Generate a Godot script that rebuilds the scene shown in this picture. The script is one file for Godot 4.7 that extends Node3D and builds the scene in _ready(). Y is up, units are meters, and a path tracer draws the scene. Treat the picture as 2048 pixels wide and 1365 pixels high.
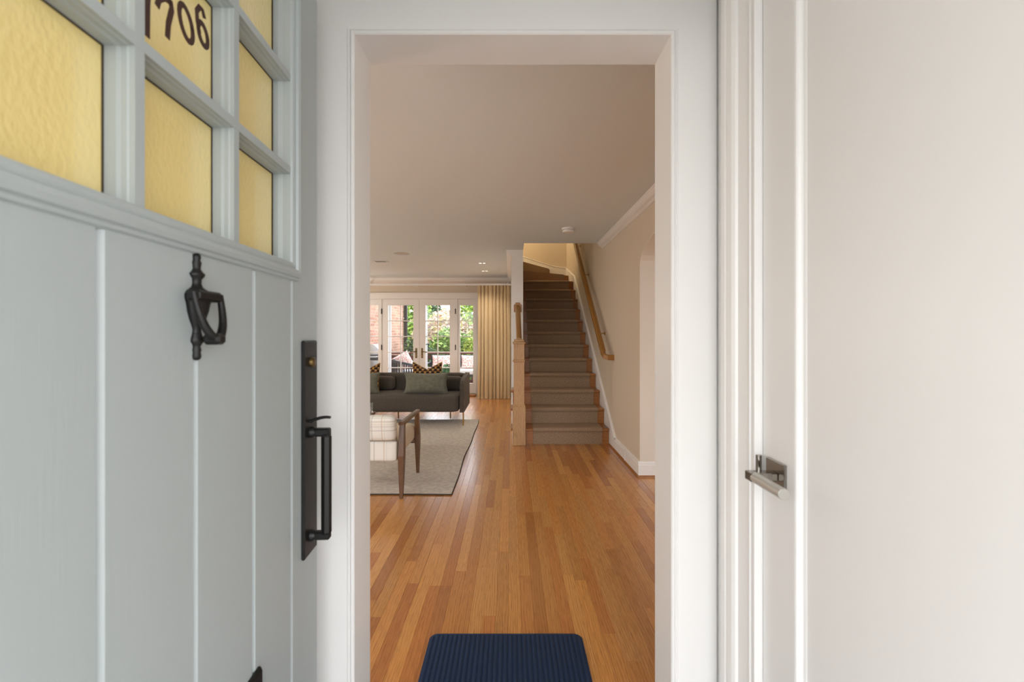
extends Node3D
# Entry vestibule looking through a cased opening into a living hall with stairs.
# World: y up, metres, camera looks along -z; "d" below is depth = -z.

var M := {}
var rng := RandomNumberGenerator.new()
var used := {}

# ---------------------------------------------------------------- mesh builder
class MB:
	var st: SurfaceTool
	var flat := true
	var tint := Color(1, 1, 1)
	func _init(smooth := false):
		st = SurfaceTool.new()
		st.begin(Mesh.PRIMITIVE_TRIANGLES)
		flat = not smooth
	func v(p: Vector3, uv: Vector2, g: int):
		st.set_smooth_group(g)
		st.set_color(tint)
		st.set_uv(uv)
		st.add_vertex(p)
	# a, b, c counter-clockwise seen from outside
	func tri(a: Vector3, b: Vector3, c: Vector3, ua := Vector2.ZERO, ub := Vector2.ZERO, uc := Vector2.ZERO, g := -1):
		v(a, ua, g); v(c, uc, g); v(b, ub, g)
	func quad(a: Vector3, b: Vector3, c: Vector3, d: Vector3, g := -1, ua := Vector2.ZERO, ub := Vector2.ZERO, uc := Vector2.ZERO, ud := Vector2.ZERO):
		tri(a, b, c, ua, ub, uc, g)
		tri(a, c, d, ua, uc, ud, g)
	static func uvof(p: Vector3, grain: int) -> Vector2:
		if grain == 0: return Vector2(p.y + p.z, p.x)
		if grain == 1: return Vector2(p.x + p.z, p.y)
		return Vector2(p.x + p.y, p.z)
	func uquad(a: Vector3, b: Vector3, c: Vector3, d: Vector3, grain: int):
		quad(a, b, c, d, -1, uvof(a, grain), uvof(b, grain), uvof(c, grain), uvof(d, grain))
	# chamfered box between two corners
	func box(p: Vector3, q: Vector3, ch := 0.0, grain := 1, at := Transform3D.IDENTITY):
		var lo := Vector3(minf(p.x, q.x), minf(p.y, q.y), minf(p.z, q.z))
		var hi := Vector3(maxf(p.x, q.x), maxf(p.y, q.y), maxf(p.z, q.z))
		var s := hi - lo
		var c: float = minf(ch, minf(s.x, minf(s.y, s.z)) * 0.49)
		var L := [lo, hi]
		# corner vertex on face normal to axis k: inset by c on the other axes
		var P := func(sx: int, sy: int, sz: int, k: int) -> Vector3:
			var r := Vector3(L[sx].x, L[sy].y, L[sz].z)
			var inn := Vector3(c if sx == 0 else -c, c if sy == 0 else -c, c if sz == 0 else -c)
			if k != 0: r.x += inn.x
			if k != 1: r.y += inn.y
			if k != 2: r.z += inn.z
			return at * r
		uquad(P.call(1,0,1,0), P.call(1,0,0,0), P.call(1,1,0,0), P.call(1,1,1,0), grain)
		uquad(P.call(0,0,0,0), P.call(0,0,1,0), P.call(0,1,1,0), P.call(0,1,0,0), grain)
		uquad(P.call(0,1,1,1), P.call(1,1,1,1), P.call(1,1,0,1), P.call(0,1,0,1), grain)
		uquad(P.call(0,0,0,1), P.call(1,0,0,1), P.call(1,0,1,1), P.call(0,0,1,1), grain)
		uquad(P.call(0,0,1,2), P.call(1,0,1,2), P.call(1,1,1,2), P.call(0,1,1,2), grain)
		uquad(P.call(1,0,0,2), P.call(0,0,0,2), P.call(0,1,0,2), P.call(1,1,0,2), grain)
		if c <= 0.0: return
		for a in 2:
			for b in 2:
				# edges along x (a = y side, b = z side)
				var f: bool = (a == b)
				_edge(P.call(0,a,b,1), P.call(1,a,b,1), P.call(1,a,b,2), P.call(0,a,b,2), f, grain)
				# along y (a = x side, b = z side)
				_edge(P.call(a,0,b,2), P.call(a,1,b,2), P.call(a,1,b,0), P.call(a,0,b,0), f, grain)
				# along z (a = x side, b = y side)
				_edge(P.call(a,b,0,0), P.call(a,b,1,0), P.call(a,b,1,1), P.call(a,b,0,1), f, grain)
				for e in 2:
					var n := int(a) + int(b) + int(e)
					if n % 2 == 1: tri(P.call(a,b,e,0), P.call(a,b,e,1), P.call(a,b,e,2))
					else: tri(P.call(a,b,e,0), P.call(a,b,e,2), P.call(a,b,e,1))
	func _edge(a, b, c, d, f, grain):
		if f: uquad(d, c, b, a, grain)
		else: uquad(a, b, c, d, grain)
	# rings of equal length joined one after another
	func loft(rings: Array, ring_closed := true, path_closed := false, caps := true, g := 0):
		var n: int = rings[0].size()
		var m: int = rings.size()
		var along := 0.0
		for i in (m if path_closed else m - 1):
			var r: PackedVector3Array = rings[i]
			var q: PackedVector3Array = rings[(i + 1) % m]
			var step: float = 0.0
			for j in n: step += r[j].distance_to(q[j])
			step /= n
			var per := 0.0
			for j in (n if ring_closed else n - 1):
				var k := (j + 1) % n
				var e: float = r[j].distance_to(r[k])
				quad(r[j], r[k], q[k], q[j], g, Vector2(per, along), Vector2(per + e, along), Vector2(per + e, along + step), Vector2(per, along + step))
				per += e
			along += step
		if caps and ring_closed and not path_closed:
			cap(rings[0], true)
			cap(rings[m - 1], false)
	func cap(r: PackedVector3Array, turned: bool):
		var n := r.size()
		var nor := Vector3.ZERO
		for j in n: nor += (r[j] - r[0]).cross(r[(j + 1) % n] - r[0])
		nor = nor.normalized()
		var ax := (r[1] - r[0]).normalized()
		if n > 2 and ax.length() < 0.5: ax = (r[2] - r[0]).normalized()
		var ay := nor.cross(ax)
		var p2 := PackedVector2Array()
		for p in r: p2.append(Vector2(p.dot(ax), p.dot(ay)))
		var idx := Geometry2D.triangulate_polygon(p2)
		for t in range(0, idx.size(), 3):
			var a := r[idx[t]]; var b := r[idx[t + 1]]; var c := r[idx[t + 2]]
			if ((b - a).cross(c - a).dot(nor) > 0.0) != turned: tri(a, b, c, p2[idx[t]], p2[idx[t + 1]], p2[idx[t + 2]])
			else: tri(a, c, b, p2[idx[t]], p2[idx[t + 2]], p2[idx[t + 1]])
	# polygon (any simple outline) pushed along dir
	func prism(poly: PackedVector2Array, o: Vector3, ax: Vector3, ay: Vector3, dir: Vector3, g := -1):
		var a := PackedVector3Array(); var b := PackedVector3Array()
		for p in poly:
			var w: Vector3 = o + ax * p.x + ay * p.y
			a.append(w); b.append(w + dir)
		loft([a, b], true, false, true, g)
	# profile of (outwards, proud) carried round stations [point, out direction, proud direction]
	func moulding(profile: PackedVector2Array, stations: Array, closed := false):
		var rings := []
		for s in stations:
			var r := PackedVector3Array()
			for p in profile: r.append(s[0] + s[1] * p.x + s[2] * p.y)
			rings.append(r)
		loft(rings, true, closed, true, -1)
	func lathe(profile: Array, o: Vector3, axis: Vector3, n := 20, g := 0):
		var e := axis.cross(Vector3(0, 0, 1)) if absf(axis.z) < 0.9 else axis.cross(Vector3(1, 0, 0))
		e = e.normalized()
		var f := axis.cross(e).normalized()
		var rings := []
		for p in profile:
			var r := PackedVector3Array()
			for j in n:
				var a := TAU * j / n
				r.append(o + axis * p[1] + (e * cos(a) + f * sin(a)) * p[0])
			rings.append(r)
		loft(rings, true, false, true, g)
	func tube(path: Array, rad, n := 10, g := 0, squash := 1.0):
		var rings := []
		var up := Vector3(0.123, 0.97, 0.21).normalized()
		for i in path.size():
			var p: Vector3 = path[i]
			var t: Vector3 = (path[mini(i + 1, path.size() - 1)] - path[maxi(i - 1, 0)]).normalized()
			var e := t.cross(up).normalized()
			var f := e.cross(t).normalized()
			up = f
			var rr: float = rad[i] if rad is Array else rad
			var r := PackedVector3Array()
			for j in n:
				var a := TAU * j / n
				r.append(p + e * cos(a) * rr + f * sin(a) * rr * squash)
			rings.append(r)
		loft(rings, true, false, true, g)
	func done(mat: Material) -> ArrayMesh:
		st.generate_normals()
		var m := st.commit()
		m.surface_set_material(0, mat)
		return m

# ---------------------------------------------------------------- nodes
func fresh(parent: Node, called: String) -> String:
	var key := str(parent.get_instance_id()) + called
	used[key] = used.get(key, -1) + 1
	return called if used[key] == 0 else "%s_%03d" % [called, used[key]]

func part(called: String, mb: MB, mat: Material, parent: Node, label := "") -> MeshInstance3D:
	var o := MeshInstance3D.new()
	o.name = fresh(parent, called)
	o.mesh = mb.done(mat)
	parent.add_child(o, true)
	if label: o.set_meta("label", label)
	return o

func group(called: String, parent: Node, label := "") -> Node3D:
	var o := Node3D.new()
	o.name = fresh(parent, called)
	parent.add_child(o, true)
	if label: o.set_meta("label", label)
	return o

func thing(called: String, label: String, category: String, at := Vector3.ZERO, turn := 0.0, grp := "", kind := "") -> Node3D:
	var o := Node3D.new()
	o.name = fresh(self, called)
	add_child(o, true)
	o.position = at
	o.rotation.y = turn
	return tag(o, label, category, grp, kind)

func tag(o: Node3D, label: String, category: String, grp := "", kind := "") -> Node3D:
	o.set_meta("label", label); o.set_meta("category", category)
	if grp: o.set_meta("group", grp)
	if kind: o.set_meta("kind", kind)
	return o

func structure(called: String, mb: MB, mat: Material, label: String, category: String) -> MeshInstance3D:
	var o := part(called, mb, mat, self)
	tag(o, label, category, "", "structure")
	return o

func pv(a: Array) -> PackedVector2Array:
	var r := PackedVector2Array()
	for i in range(0, a.size(), 2): r.append(Vector2(a[i], a[i + 1]))
	return r

# ---------------------------------------------------------------- materials
func srgb(r: int, g: int, b: int) -> Color:
	return Color(r / 255.0, g / 255.0, b / 255.0)

func mat(called: String, c: Color, rough := 0.6, opt := {}) -> StandardMaterial3D:
	var m := StandardMaterial3D.new()
	m.resource_name = called
	m.albedo_color = c
	m.roughness = rough
	for k in opt: m.set(k, opt[k])
	M[called] = m
	return m

func noise_tex(freq: float, seed_: int, size := 256, octaves := 3, type := FastNoiseLite.TYPE_SIMPLEX_SMOOTH, ramp: Gradient = null) -> NoiseTexture2D:
	var n := FastNoiseLite.new()
	n.noise_type = type
	n.frequency = freq
	n.seed = seed_
	n.fractal_octaves = octaves
	var t := NoiseTexture2D.new()
	t.width = size; t.height = size
	t.seamless = true
	t.noise = n
	if ramp: t.color_ramp = ramp
	return t

func ramp(a: Color, b: Color, from := 0.25, to := 0.75) -> Gradient:
	var g := Gradient.new()
	g.set_color(0, a); g.set_offset(0, from)
	g.set_color(1, b); g.set_offset(1, to)
	return g

# oak grain: 256 x 1024 pixels, streaks along v, mirrored so that it repeats
func grain_image(strength: float, seed_: int, pores: float) -> ImageTexture:
	var w := 256; var h := 1024
	var im := Image.create(w, h, false, Image.FORMAT_RGB8)
	var a := FastNoiseLite.new(); a.seed = seed_; a.frequency = 1.0; a.fractal_octaves = 2
	var b := FastNoiseLite.new(); b.seed = seed_ + 7; b.frequency = 1.0; b.fractal_octaves = 1
	for y in h:
		var v: float = absf(y - h / 2.0) / h * 2.0
		for x in w:
			var u: float = absf(x - w / 2.0) / w * 2.0
			var warp := b.get_noise_2d(u * 3.0, v * 1.6) * 1.1
			var band := 0.5 + 0.5 * sin((u * 15.0 + warp) * TAU * 0.6)
			var fine := a.get_noise_2d(u * 75.0, v * 3.0)
			var pore := b.get_noise_2d(u * 130.0 + 40.0, v * 7.0)
			var t := 1.0 - strength * (0.35 * band * band + 0.45 * (0.5 - fine * 0.5))
			if pore > 0.42: t -= pores * (pore - 0.42) * 2.0
			t = clampf(t, 0.0, 1.0)
			im.set_pixel(x, y, Color(t, pow(t, 1.15), pow(t, 1.3)))
	return ImageTexture.create_from_image(im)

func plaid_image() -> ImageTexture:
	var n := 256
	var im := Image.create(n, n, false, Image.FORMAT_RGB8)
	im.fill(srgb(232, 230, 222))
	var bands := [[40, 5, srgb(196, 186, 168)], [58, 3, srgb(214, 206, 178)], [70, 3, srgb(176, 178, 172)], [92, 6, srgb(190, 190, 184)], [150, 5, srgb(206, 184, 160)], [166, 3, srgb(214, 206, 190)]]
	for b in bands:
		for i in n:
			for k in b[1]:
				var x: int = b[0] + k
				im.set_pixel(x, i, im.get_pixel(x, i).lerp(b[2], 0.75))
				im.set_pixel(i, x, im.get_pixel(i, x).lerp(b[2], 0.75))
	return ImageTexture.create_from_image(im)

# woven basket blocks: dark, brown and tan
func basket_image() -> ImageTexture:
	var n := 256
	var im := Image.create(n, n, false, Image.FORMAT_RGB8)
	for y in n:
		for x in n:
			var cx := int(x / 32); var cy := int(y / 32)
			var fx := (x % 32) / 32.0; var fy := (y % 32) / 32.0
			var c := srgb(30, 20, 14)
			if (cx + cy) % 2 == 0:
				c = srgb(150, 104, 56) if fy < 0.55 else srgb(196, 160, 108)
				if cx % 4 == 3 : c = srgb(176, 128, 60)
				if fx < 0.12 or fx > 0.9: c = srgb(96, 62, 34)
			elif fy > 0.72: c = srgb(88, 56, 30)
			im.set_pixel(x, y, c)
	return ImageTexture.create_from_image(im)

func make_materials():
	var soft := noise_tex(0.02, 3, 256, 4)
	var fine := noise_tex(0.12, 5, 256, 3)
	var weave := noise_tex(0.35, 9, 256, 2)
	var tri := {"uv1_triplanar": true, "uv1_world_triplanar": true}
	mat("white_paint", srgb(236, 233, 229), 0.38)
	mat("wall_paint", srgb(214, 200, 180), 0.75)
	mat("ceiling_paint", srgb(225, 231, 231), 0.85)
	mat("door_paint", srgb(170, 177, 176), 0.42, {"heightmap_enabled": true, "heightmap_texture": grain_image(0.9, 31, 1.0), "heightmap_scale": 0.015, "uv1_triplanar": true, "uv1_scale": Vector3(4, 1.0, 4)})
	mat("amber_glass", srgb(246, 222, 146), 0.12, {"clearcoat_enabled": true, "clearcoat": 1.0, "clearcoat_roughness": 0.1, "heightmap_enabled": true, "heightmap_texture": noise_tex(0.05, 12, 256, 2), "heightmap_scale": 0.06, "uv1_triplanar": true, "uv1_scale": Vector3(9, 5, 9), "backlight_enabled": true, "backlight": srgb(96, 80, 44), "metallic_specular": 0.72})
	mat("number_paint", srgb(64, 30, 20), 0.5)
	mat("black_iron", srgb(44, 43, 42), 0.42, {"metallic": 0.7, "heightmap_enabled": true, "heightmap_texture": fine, "heightmap_scale": 0.03, "uv1_triplanar": true, "uv1_scale": Vector3(8, 8, 8)})
	mat("old_brass", srgb(110, 88, 52), 0.4, {"metallic": 0.8})
	mat("brass", srgb(176, 138, 78), 0.28, {"metallic": 0.9})
	mat("nickel", srgb(150, 144, 136), 0.14, {"metallic": 1.0})
	mat("nickel_brushed", srgb(190, 186, 178), 0.42, {"metallic": 0.6})
	mat("putty", srgb(60, 44, 30), 0.8)
	var oak := grain_image(0.23, 11, 0.3)
	mat("oak_floor", Color.WHITE, 0.27, {"albedo_texture": oak, "vertex_color_use_as_albedo": true, "uv1_scale": Vector3(5.0, 0.7, 1), "clearcoat_enabled": true, "clearcoat": 0.6, "clearcoat_roughness": 0.2})
	mat("oak_stair", srgb(186, 122, 62), 0.32, {"albedo_texture": grain_image(0.4, 23, 0.25), "uv1_scale": Vector3(4.0, 0.8, 1)})
	mat("oak_newel", srgb(206, 164, 116), 0.45, {"albedo_texture": grain_image(0.3, 41, 0.25), "uv1_scale": Vector3(4.0, 0.8, 1)})
	mat("oak_rail", srgb(176, 124, 56), 0.3, {"albedo_texture": oak, "uv1_scale": Vector3(5.0, 0.7, 1)})
	mat("walnut", srgb(116, 82, 54), 0.35, {"albedo_texture": oak, "uv1_scale": Vector3(6.0, 1.0, 1)})
	mat("runner_carpet", srgb(164, 137, 110), 1.0, {"heightmap_enabled": true, "heightmap_texture": weave, "heightmap_scale": 0.25, "uv1_triplanar": true, "uv1_scale": Vector3(6, 6, 6), "rim_enabled": true, "rim": 0.35, "rim_tint": 0.8, "albedo_texture": noise_tex(0.03, 17, 256, 4, FastNoiseLite.TYPE_SIMPLEX_SMOOTH, ramp(Color(0.86, 0.86, 0.86), Color(1, 1, 1)))})
	mat("rug_wool", srgb(214, 207, 198), 1.0, {"albedo_texture": noise_tex(0.02, 19, 512, 5, FastNoiseLite.TYPE_SIMPLEX_SMOOTH, ramp(Color(0.9, 0.9, 0.9), Color(1, 0.99, 0.97))), "heightmap_enabled": true, "heightmap_texture": weave, "heightmap_scale": 0.3, "uv1_triplanar": true, "uv1_scale": Vector3(1.6, 1.6, 1.6), "rim_enabled": true, "rim": 0.3})
	mat("rug_edge", srgb(70, 60, 52), 1.0)
	mat("mat_navy", srgb(38, 70, 110), 1.0, {"albedo_texture": noise_tex(0.3, 29, 512, 2, FastNoiseLite.TYPE_SIMPLEX_SMOOTH, ramp(Color(0.5, 0.5, 0.55), Color(1, 1, 1), 0.3, 0.8)), "uv1_triplanar": true, "uv1_scale": Vector3(3, 3, 3)})
	mat("sofa_cloth", srgb(92, 84, 75), 1.0, {"heightmap_enabled": true, "heightmap_texture": weave, "heightmap_scale": 0.15, "uv1_triplanar": true, "uv1_scale": Vector3(5, 5, 5), "rim_enabled": true, "rim": 0.4, "rim_tint": 0.6, "albedo_texture": noise_tex(0.05, 37, 256, 4, FastNoiseLite.TYPE_SIMPLEX_SMOOTH, ramp(Color(0.78, 0.78, 0.78), Color(1, 1, 1)))})
	mat("velvet", srgb(112, 112, 96), 0.85, {"rim_enabled": true, "rim": 0.8, "rim_tint": 0.5, "uv1_triplanar": true, "uv1_scale": Vector3(3, 3, 3), "albedo_texture": noise_tex(0.02, 43, 256, 3, FastNoiseLite.TYPE_SIMPLEX_SMOOTH, ramp(Color(0.9, 0.9, 0.9), Color(1, 1, 1)))})
	mat("basket_cloth", Color.WHITE, 0.95, {"albedo_texture": basket_image(), "uv1_scale": Vector3(3.4, 3.4, 1)})
	mat("mustard_cloth", srgb(170, 128, 60), 0.95)
	mat("plaid_cloth", Color.WHITE, 0.95, {"albedo_texture": plaid_image(), "uv1_triplanar": true, "uv1_scale": Vector3(3.0, 3.0, 3.0), "heightmap_enabled": true, "heightmap_texture": weave, "heightmap_scale": 0.05})
	mat("cream_cloth", srgb(222, 206, 182), 0.95, {"heightmap_enabled": true, "heightmap_texture": weave, "heightmap_scale": 0.08, "uv1_triplanar": true, "uv1_scale": Vector3(5, 5, 5)})
	mat("curtain_linen", srgb(216, 194, 156), 0.95, {"backlight_enabled": true, "backlight": srgb(70, 62, 48), "heightmap_enabled": true, "heightmap_texture": weave, "heightmap_scale": 0.05, "uv1_triplanar": true, "uv1_scale": Vector3(5, 5, 5)})
	mat("clear_glass", Color(0.95, 0.97, 0.97, 0.04), 0.0, {"transparency": BaseMaterial3D.TRANSPARENCY_ALPHA})
	mat("crystal", Color(0.95, 0.96, 0.96, 0.06), 0.03, {"refraction_enabled": true, "refraction_scale": 0.05})
	mat("grey_grille", srgb(196, 190, 182), 0.7)
	mat("dark_void", srgb(40, 37, 34), 0.9)
	mat("lamp_glow", Color.WHITE, 0.5, {"emission_enabled": true, "emission": Color(1, 0.94, 0.85), "emission_energy_multiplier": 2.2})
	mat("warm_glow", Color.WHITE, 0.5, {"emission_enabled": true, "emission": Color(1, 0.8, 0.5), "emission_energy_multiplier": 2.5})
	mat("brick", Color.WHITE, 0.9, {"vertex_color_use_as_albedo": true})
	mat("mortar", srgb(206, 190, 178), 0.95)
	mat("storm_white", srgb(240, 242, 244), 0.5)
	mat("deck_wood", srgb(120, 78, 66), 0.7, {"albedo_texture": oak, "uv1_scale": Vector3(5, 1, 1)})
	mat("rail_wood", srgb(112, 62, 54), 0.65, {"albedo_texture": oak, "uv1_scale": Vector3(5, 1, 1)})
	mat("black_metal", srgb(34, 36, 40), 0.5)
	mat("leaf", Color.WHITE, 0.6, {"vertex_color_use_as_albedo": true, "backlight_enabled": true, "backlight": Color(0.5, 0.5, 0.5)})
	mat("bark", srgb(86, 70, 56), 0.9)
	mat("outdoor_print", Color.WHITE, 0.95, {"albedo_texture": noise_tex(0.09, 51, 128, 2, FastNoiseLite.TYPE_CELLULAR, ramp(srgb(226, 150, 140), srgb(250, 236, 228), 0.3, 0.5)), "uv1_scale": Vector3(2.2, 2.2, 1)})
	mat("outdoor_white", srgb(224, 224, 222), 0.95)
	mat("steel", srgb(196, 198, 200), 0.3, {"metallic": 0.85})
	mat("dark_enamel", srgb(60, 66, 72), 0.35)
	mat("lawn_green", srgb(96, 120, 62), 1.0)
	mat("porch_stone", srgb(178, 172, 164), 0.8)
	mat("arch_cream", srgb(226, 216, 202), 0.6)
	mat("slate", srgb(98, 98, 96), 0.6)
	mat("terracotta", srgb(150, 100, 80), 0.8)

# ---------------------------------------------------------------- constants of the place
const DOOR_WALL := 1.126        # front face of the wall with the cased opening
const ROOM_FRONT := 1.224
const REAR := 8.93             # rear wall
const WALL_R := 1.15
const CEIL := 2.40
const RISE := 0.184
const RUN := 0.2587
const STAIR0 := 4.97           # first nosing
const WELL := 5.44             # front edge of the stairwell opening

func W(x: float, y: float, d: float) -> Vector3:
	return Vector3(x, y, -d)

func _ready():
	rng.seed = 4211
	# ---------------- camera
	var cam := Camera3D.new()
	cam.name = "camera"
	var lens := CameraAttributesPhysical.new()
	lens.frustum_near = 0.05
	lens.frustum_far = 200.0
	lens.frustum_focal_length = 15.3
	lens.frustum_focus_distance = 4.0
	lens.exposure_aperture = 5.0
	cam.attributes = lens
	cam.position = Vector3(0, 1.28, 0)
	cam.projection = Camera3D.PROJECTION_FRUSTUM
	cam.near = 0.05
	cam.far = 200.0
	cam.size = 1365.0 / 870.0 * 0.05
	cam.frustum_offset = Vector2(3.0, -16.5) / 870.0 * 0.05
	cam.current = true
	add_child(cam)
	# ---------------- sky and exposure
	var we := WorldEnvironment.new()
	we.name = "environment"
	var env := Environment.new()
	env.background_mode = Environment.BG_SKY
	var sky := Sky.new()
	var sm := ProceduralSkyMaterial.new()
	sm.sky_top_color = Color(0.90, 0.94, 1.0)
	sm.sky_horizon_color = Color(1.0, 1.0, 1.0)
	sm.sky_curve = 0.3
	sm.sky_energy_multiplier = 2.15
	sm.ground_bottom_color = Color(0.36, 0.36, 0.33)
	sm.ground_horizon_color = Color(0.55, 0.56, 0.55)
	sm.ground_energy_multiplier = 1.5
	sky.sky_material = sm
	env.sky = sky
	env.tonemap_mode = Environment.TONE_MAPPER_LINEAR
	env.tonemap_exposure = 1.12
	env.sdfgi_enabled = true
	env.ssao_enabled = true
	env.ssil_enabled = true
	we.environment = env
	add_child(we)

	make_materials()
	build_shell()
	build_entry()
	build_front_door()
	build_closet_door()
	build_floor()
	build_stairs()
	build_rear_wall()
	build_ceiling_fittings()
	build_doormat()
	build_rug()
	build_sofa()
	build_armchair()
	build_coffee_table()
	build_curtain()
	build_outside()

# ---------------------------------------------------------------- shell
func slab(mb: MB, x0, x1, y0, y1, d0, d1):
	mb.box(W(x0, y0, d0), W(x1, y1, d1))

func build_shell():
	var b := MB.new()
	# left wall of the living room
	slab(b, -4.44, -4.3, -0.1, 5.1, -0.12, REAR + 0.15)
	structure("wall_left", b, M.wall_paint, "cream painted long side wall of the living room", "wall")
	# right wall with the arch to the next room, running up through the stairwell
	b = MB.new()
	var poly := [ROOM_FRONT, -0.1, 1.9, -0.1, 1.9, 1.885]
	for i in range(1, 9):
		var a := PI / 2 * i / 8
		poly += [1.9 + 0.6 * (1 - cos(a)), 1.885 + 0.21 * sin(a)]
	for i in range(0, 8):
		var a := PI / 2 * (1.0 - i / 8.0)
		poly += [3.867 - 0.6 * (1 - cos(a)), 1.885 + 0.21 * sin(a)]
	poly += [3.867, 1.885, 3.867, -0.1, REAR + 0.15, -0.1, REAR + 0.15, 5.1, ROOM_FRONT, 5.1]
	b.prism(pv(poly), Vector3(WALL_R, 0, 0), Vector3(0, 0, -1), Vector3(0, 1, 0), Vector3(0.17, 0, 0))
	structure("wall_right", b, M.wall_paint, "beige plastered wall with arched opening beside the stairs", "wall")
	# white lining of the arch
	b = MB.new()
	var path := [Vector2(1.9, 0.0), Vector2(1.9, 1.885)]
	for i in range(1, 9): path.append(Vector2(1.9 + 0.6 * (1 - cos(PI / 16 * i)), 1.885 + 0.21 * sin(PI / 16 * i)))
	for i in range(0, 9): path.append(Vector2(3.867 - 0.6 * (1 - cos(PI / 2 - PI / 16 * i)), 1.885 + 0.21 * sin(PI / 2 - PI / 16 * i)))
	path.append(Vector2(3.867, 0.0))
	var rings := []
	for i in path.size():
		var t: Vector2 = (path[mini(i + 1, path.size() - 1)] - path[maxi(i - 1, 0)]).normalized()
		var q: Vector2 = path[i] + Vector2(t.y, -t.x) * 0.006
		rings.append(PackedVector3Array([W(1.1485, path[i].y, path[i].x), W(1.1485, q.y, q.x), W(1.3215, q.y, q.x), W(1.3215, path[i].y, path[i].x)]))
	b.loft(rings, true, false, true, -1)
	structure("trim_3", b, M.arch_cream, "white lining inside the arched opening", "trim")
	# house front: unseen living room window to one side, entrance door opening behind the lens
	b = MB.new()
	slab(b, -4.44, -3.75, -0.1, 2.45, -0.12, 0.1)
	slab(b, -3.75, -1.15, -0.1, 0.6, -0.12, 0.1)
	slab(b, -3.75, -1.15, 2.2, 2.45, -0.12, 0.1)
	slab(b, -1.15, -0.42, -0.1, 2.45, -0.12, 0.1)
	slab(b, -0.42, 0.56, 2.12, 2.45, -0.12, 0.1)
	slab(b, 0.56, 1.32, -0.1, 2.45, -0.12, 0.1)
	structure("wall_front", b, M.wall_paint, "front house wall around the entrance and unseen street window", "wall")
	# vestibule side walls and the wall with the cased opening
	b = MB.new()
	slab(b, -0.66, -0.535, 0.0, 2.45, 0.1, ROOM_FRONT)
	structure("wall_vestibule", b, M.white_paint, "white vestibule wall behind the open grey door", "wall")
	b = MB.new()
	slab(b, -0.535, -0.3993, 0.0, 2.45, DOOR_WALL, ROOM_FRONT)
	slab(b, 0.4108, 0.70, 0.0, 2.45, DOOR_WALL, ROOM_FRONT)
	slab(b, -0.3993, 0.4108, 2.043, 2.45, DOOR_WALL, ROOM_FRONT)
	structure("wall_entry", b, M.white_paint, "white wall with the cased opening into the living room", "wall")
	# closet behind the panelled door
	b = MB.new()
	slab(b, 0.535, 0.66, 0.0, 2.45, 0.922, DOOR_WALL)
	slab(b, 0.535, 0.66, 2.06, 2.45, 0.1, 0.922)
	slab(b, 0.535, 0.66, 0.0, 2.06, 0.1, 0.198)
	structure("wall_closet", b, M.white_paint, "white vestibule wall around the panelled closet door", "wall")
	b = MB.new()
	slab(b, 1.15, 1.32, -0.1, 2.45, 0.1, ROOM_FRONT)
	slab(b, 0.70, 1.15, -0.1, 2.45, 1.126, ROOM_FRONT)
	structure("wall_closet_back", b, M.wall_paint, "beige wall closing off the closet beside the vestibule", "wall")
	# ceilings
	b = MB.new()
	slab(b, -4.44, WALL_R, CEIL, 2.74, -0.12, WELL)
	slab(b, -4.44, 0.17, CEIL, 2.74, WELL, REAR + 0.15)
	structure("ceiling", b, M.ceiling_paint, "off-white living room ceiling ending at the stairwell", "ceiling")
	# upstairs: floor level 2.76, lid at 5
	b = MB.new()
	slab(b, -4.44, 4.6, 5.0, 5.15, -0.12, REAR + 0.15)
	structure("ceiling_upstairs", b, M.ceiling_paint, "ceiling above the top of the stairs", "ceiling")
	b = MB.new()
	slab(b, 0.013, 0.17, 2.74, 5.0, 4.0, 7.85)
	slab(b, 0.17, 1.15, 2.74, 5.0, 5.30, 5.43)
	slab(b, -2.2, 0.17, 2.74, 5.0, 7.0, 7.12)
	slab(b, -2.3, -2.2, 2.74, 5.0, 7.0, REAR)
	structure("wall_upstairs", b, M.wall_paint, "cream walls of the hall at the top of the stairs", "wall")
	# room beyond the arch
	b = MB.new()
	slab(b, 1.32, 4.6, CEIL, 2.6, 0.0, 6.2)
	structure("ceiling_dining", b, M.ceiling_paint, "ceiling of the room beyond the arch", "ceiling")
	b = MB.new()
	slab(b, 1.32, 4.6, -0.1, 2.45, 6.0, 6.14)
	slab(b, 4.46, 4.6, -0.1, 2.45, 0.0, 6.0)
	slab(b, 1.32, 4.46, -0.1, 0.6, -0.12, 0.1)
	slab(b, 1.32, 4.46, 2.2, 2.45, -0.12, 0.1)
	slab(b, 1.32, 1.8, 0.6, 2.2, -0.12, 0.1)
	slab(b, 4.0, 4.46, 0.6, 2.2, -0.12, 0.1)
	structure("wall_dining", b, M.wall_paint, "cream walls of the room beyond the arch", "wall")
	# street windows out of view, placed to daylight the rooms (sash bars, thin panes)
	for w in [["window_3", -3.75, -1.15], ["window_4", 1.8, 4.0]]:
		var o := thing(w[0], "white sash window out of view in the front wall, placed to light the living room" if w[0] == "window_3" else "white sash window out of view, placed to light the room beyond the arch", "window", W(0, 0, 0), 0, "", "structure")
		b = MB.new()
		var n := 3
		for i in n + 1:
			var x: float = lerpf(w[1], w[2], i / float(n))
			slab(b, maxf(x - 0.035, w[1]), minf(x + 0.035, w[2]), 0.6, 2.2, -0.03, 0.03)
		for y in [[0.6, 0.66], [1.38, 1.42], [2.14, 2.2]]: slab(b, w[1], w[2], y[0], y[1], -0.025, 0.025)
		part("window_frame", b, M.white_paint, o)
		b = MB.new()
		b.quad(W(w[1], 0.6, 0.0), W(w[2], 0.6, 0.0), W(w[2], 2.2, 0.0), W(w[1], 2.2, 0.0))
		part("pane", b, M.clear_glass, o)
	# ground and porch outside the entrance
	b = MB.new()
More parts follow.
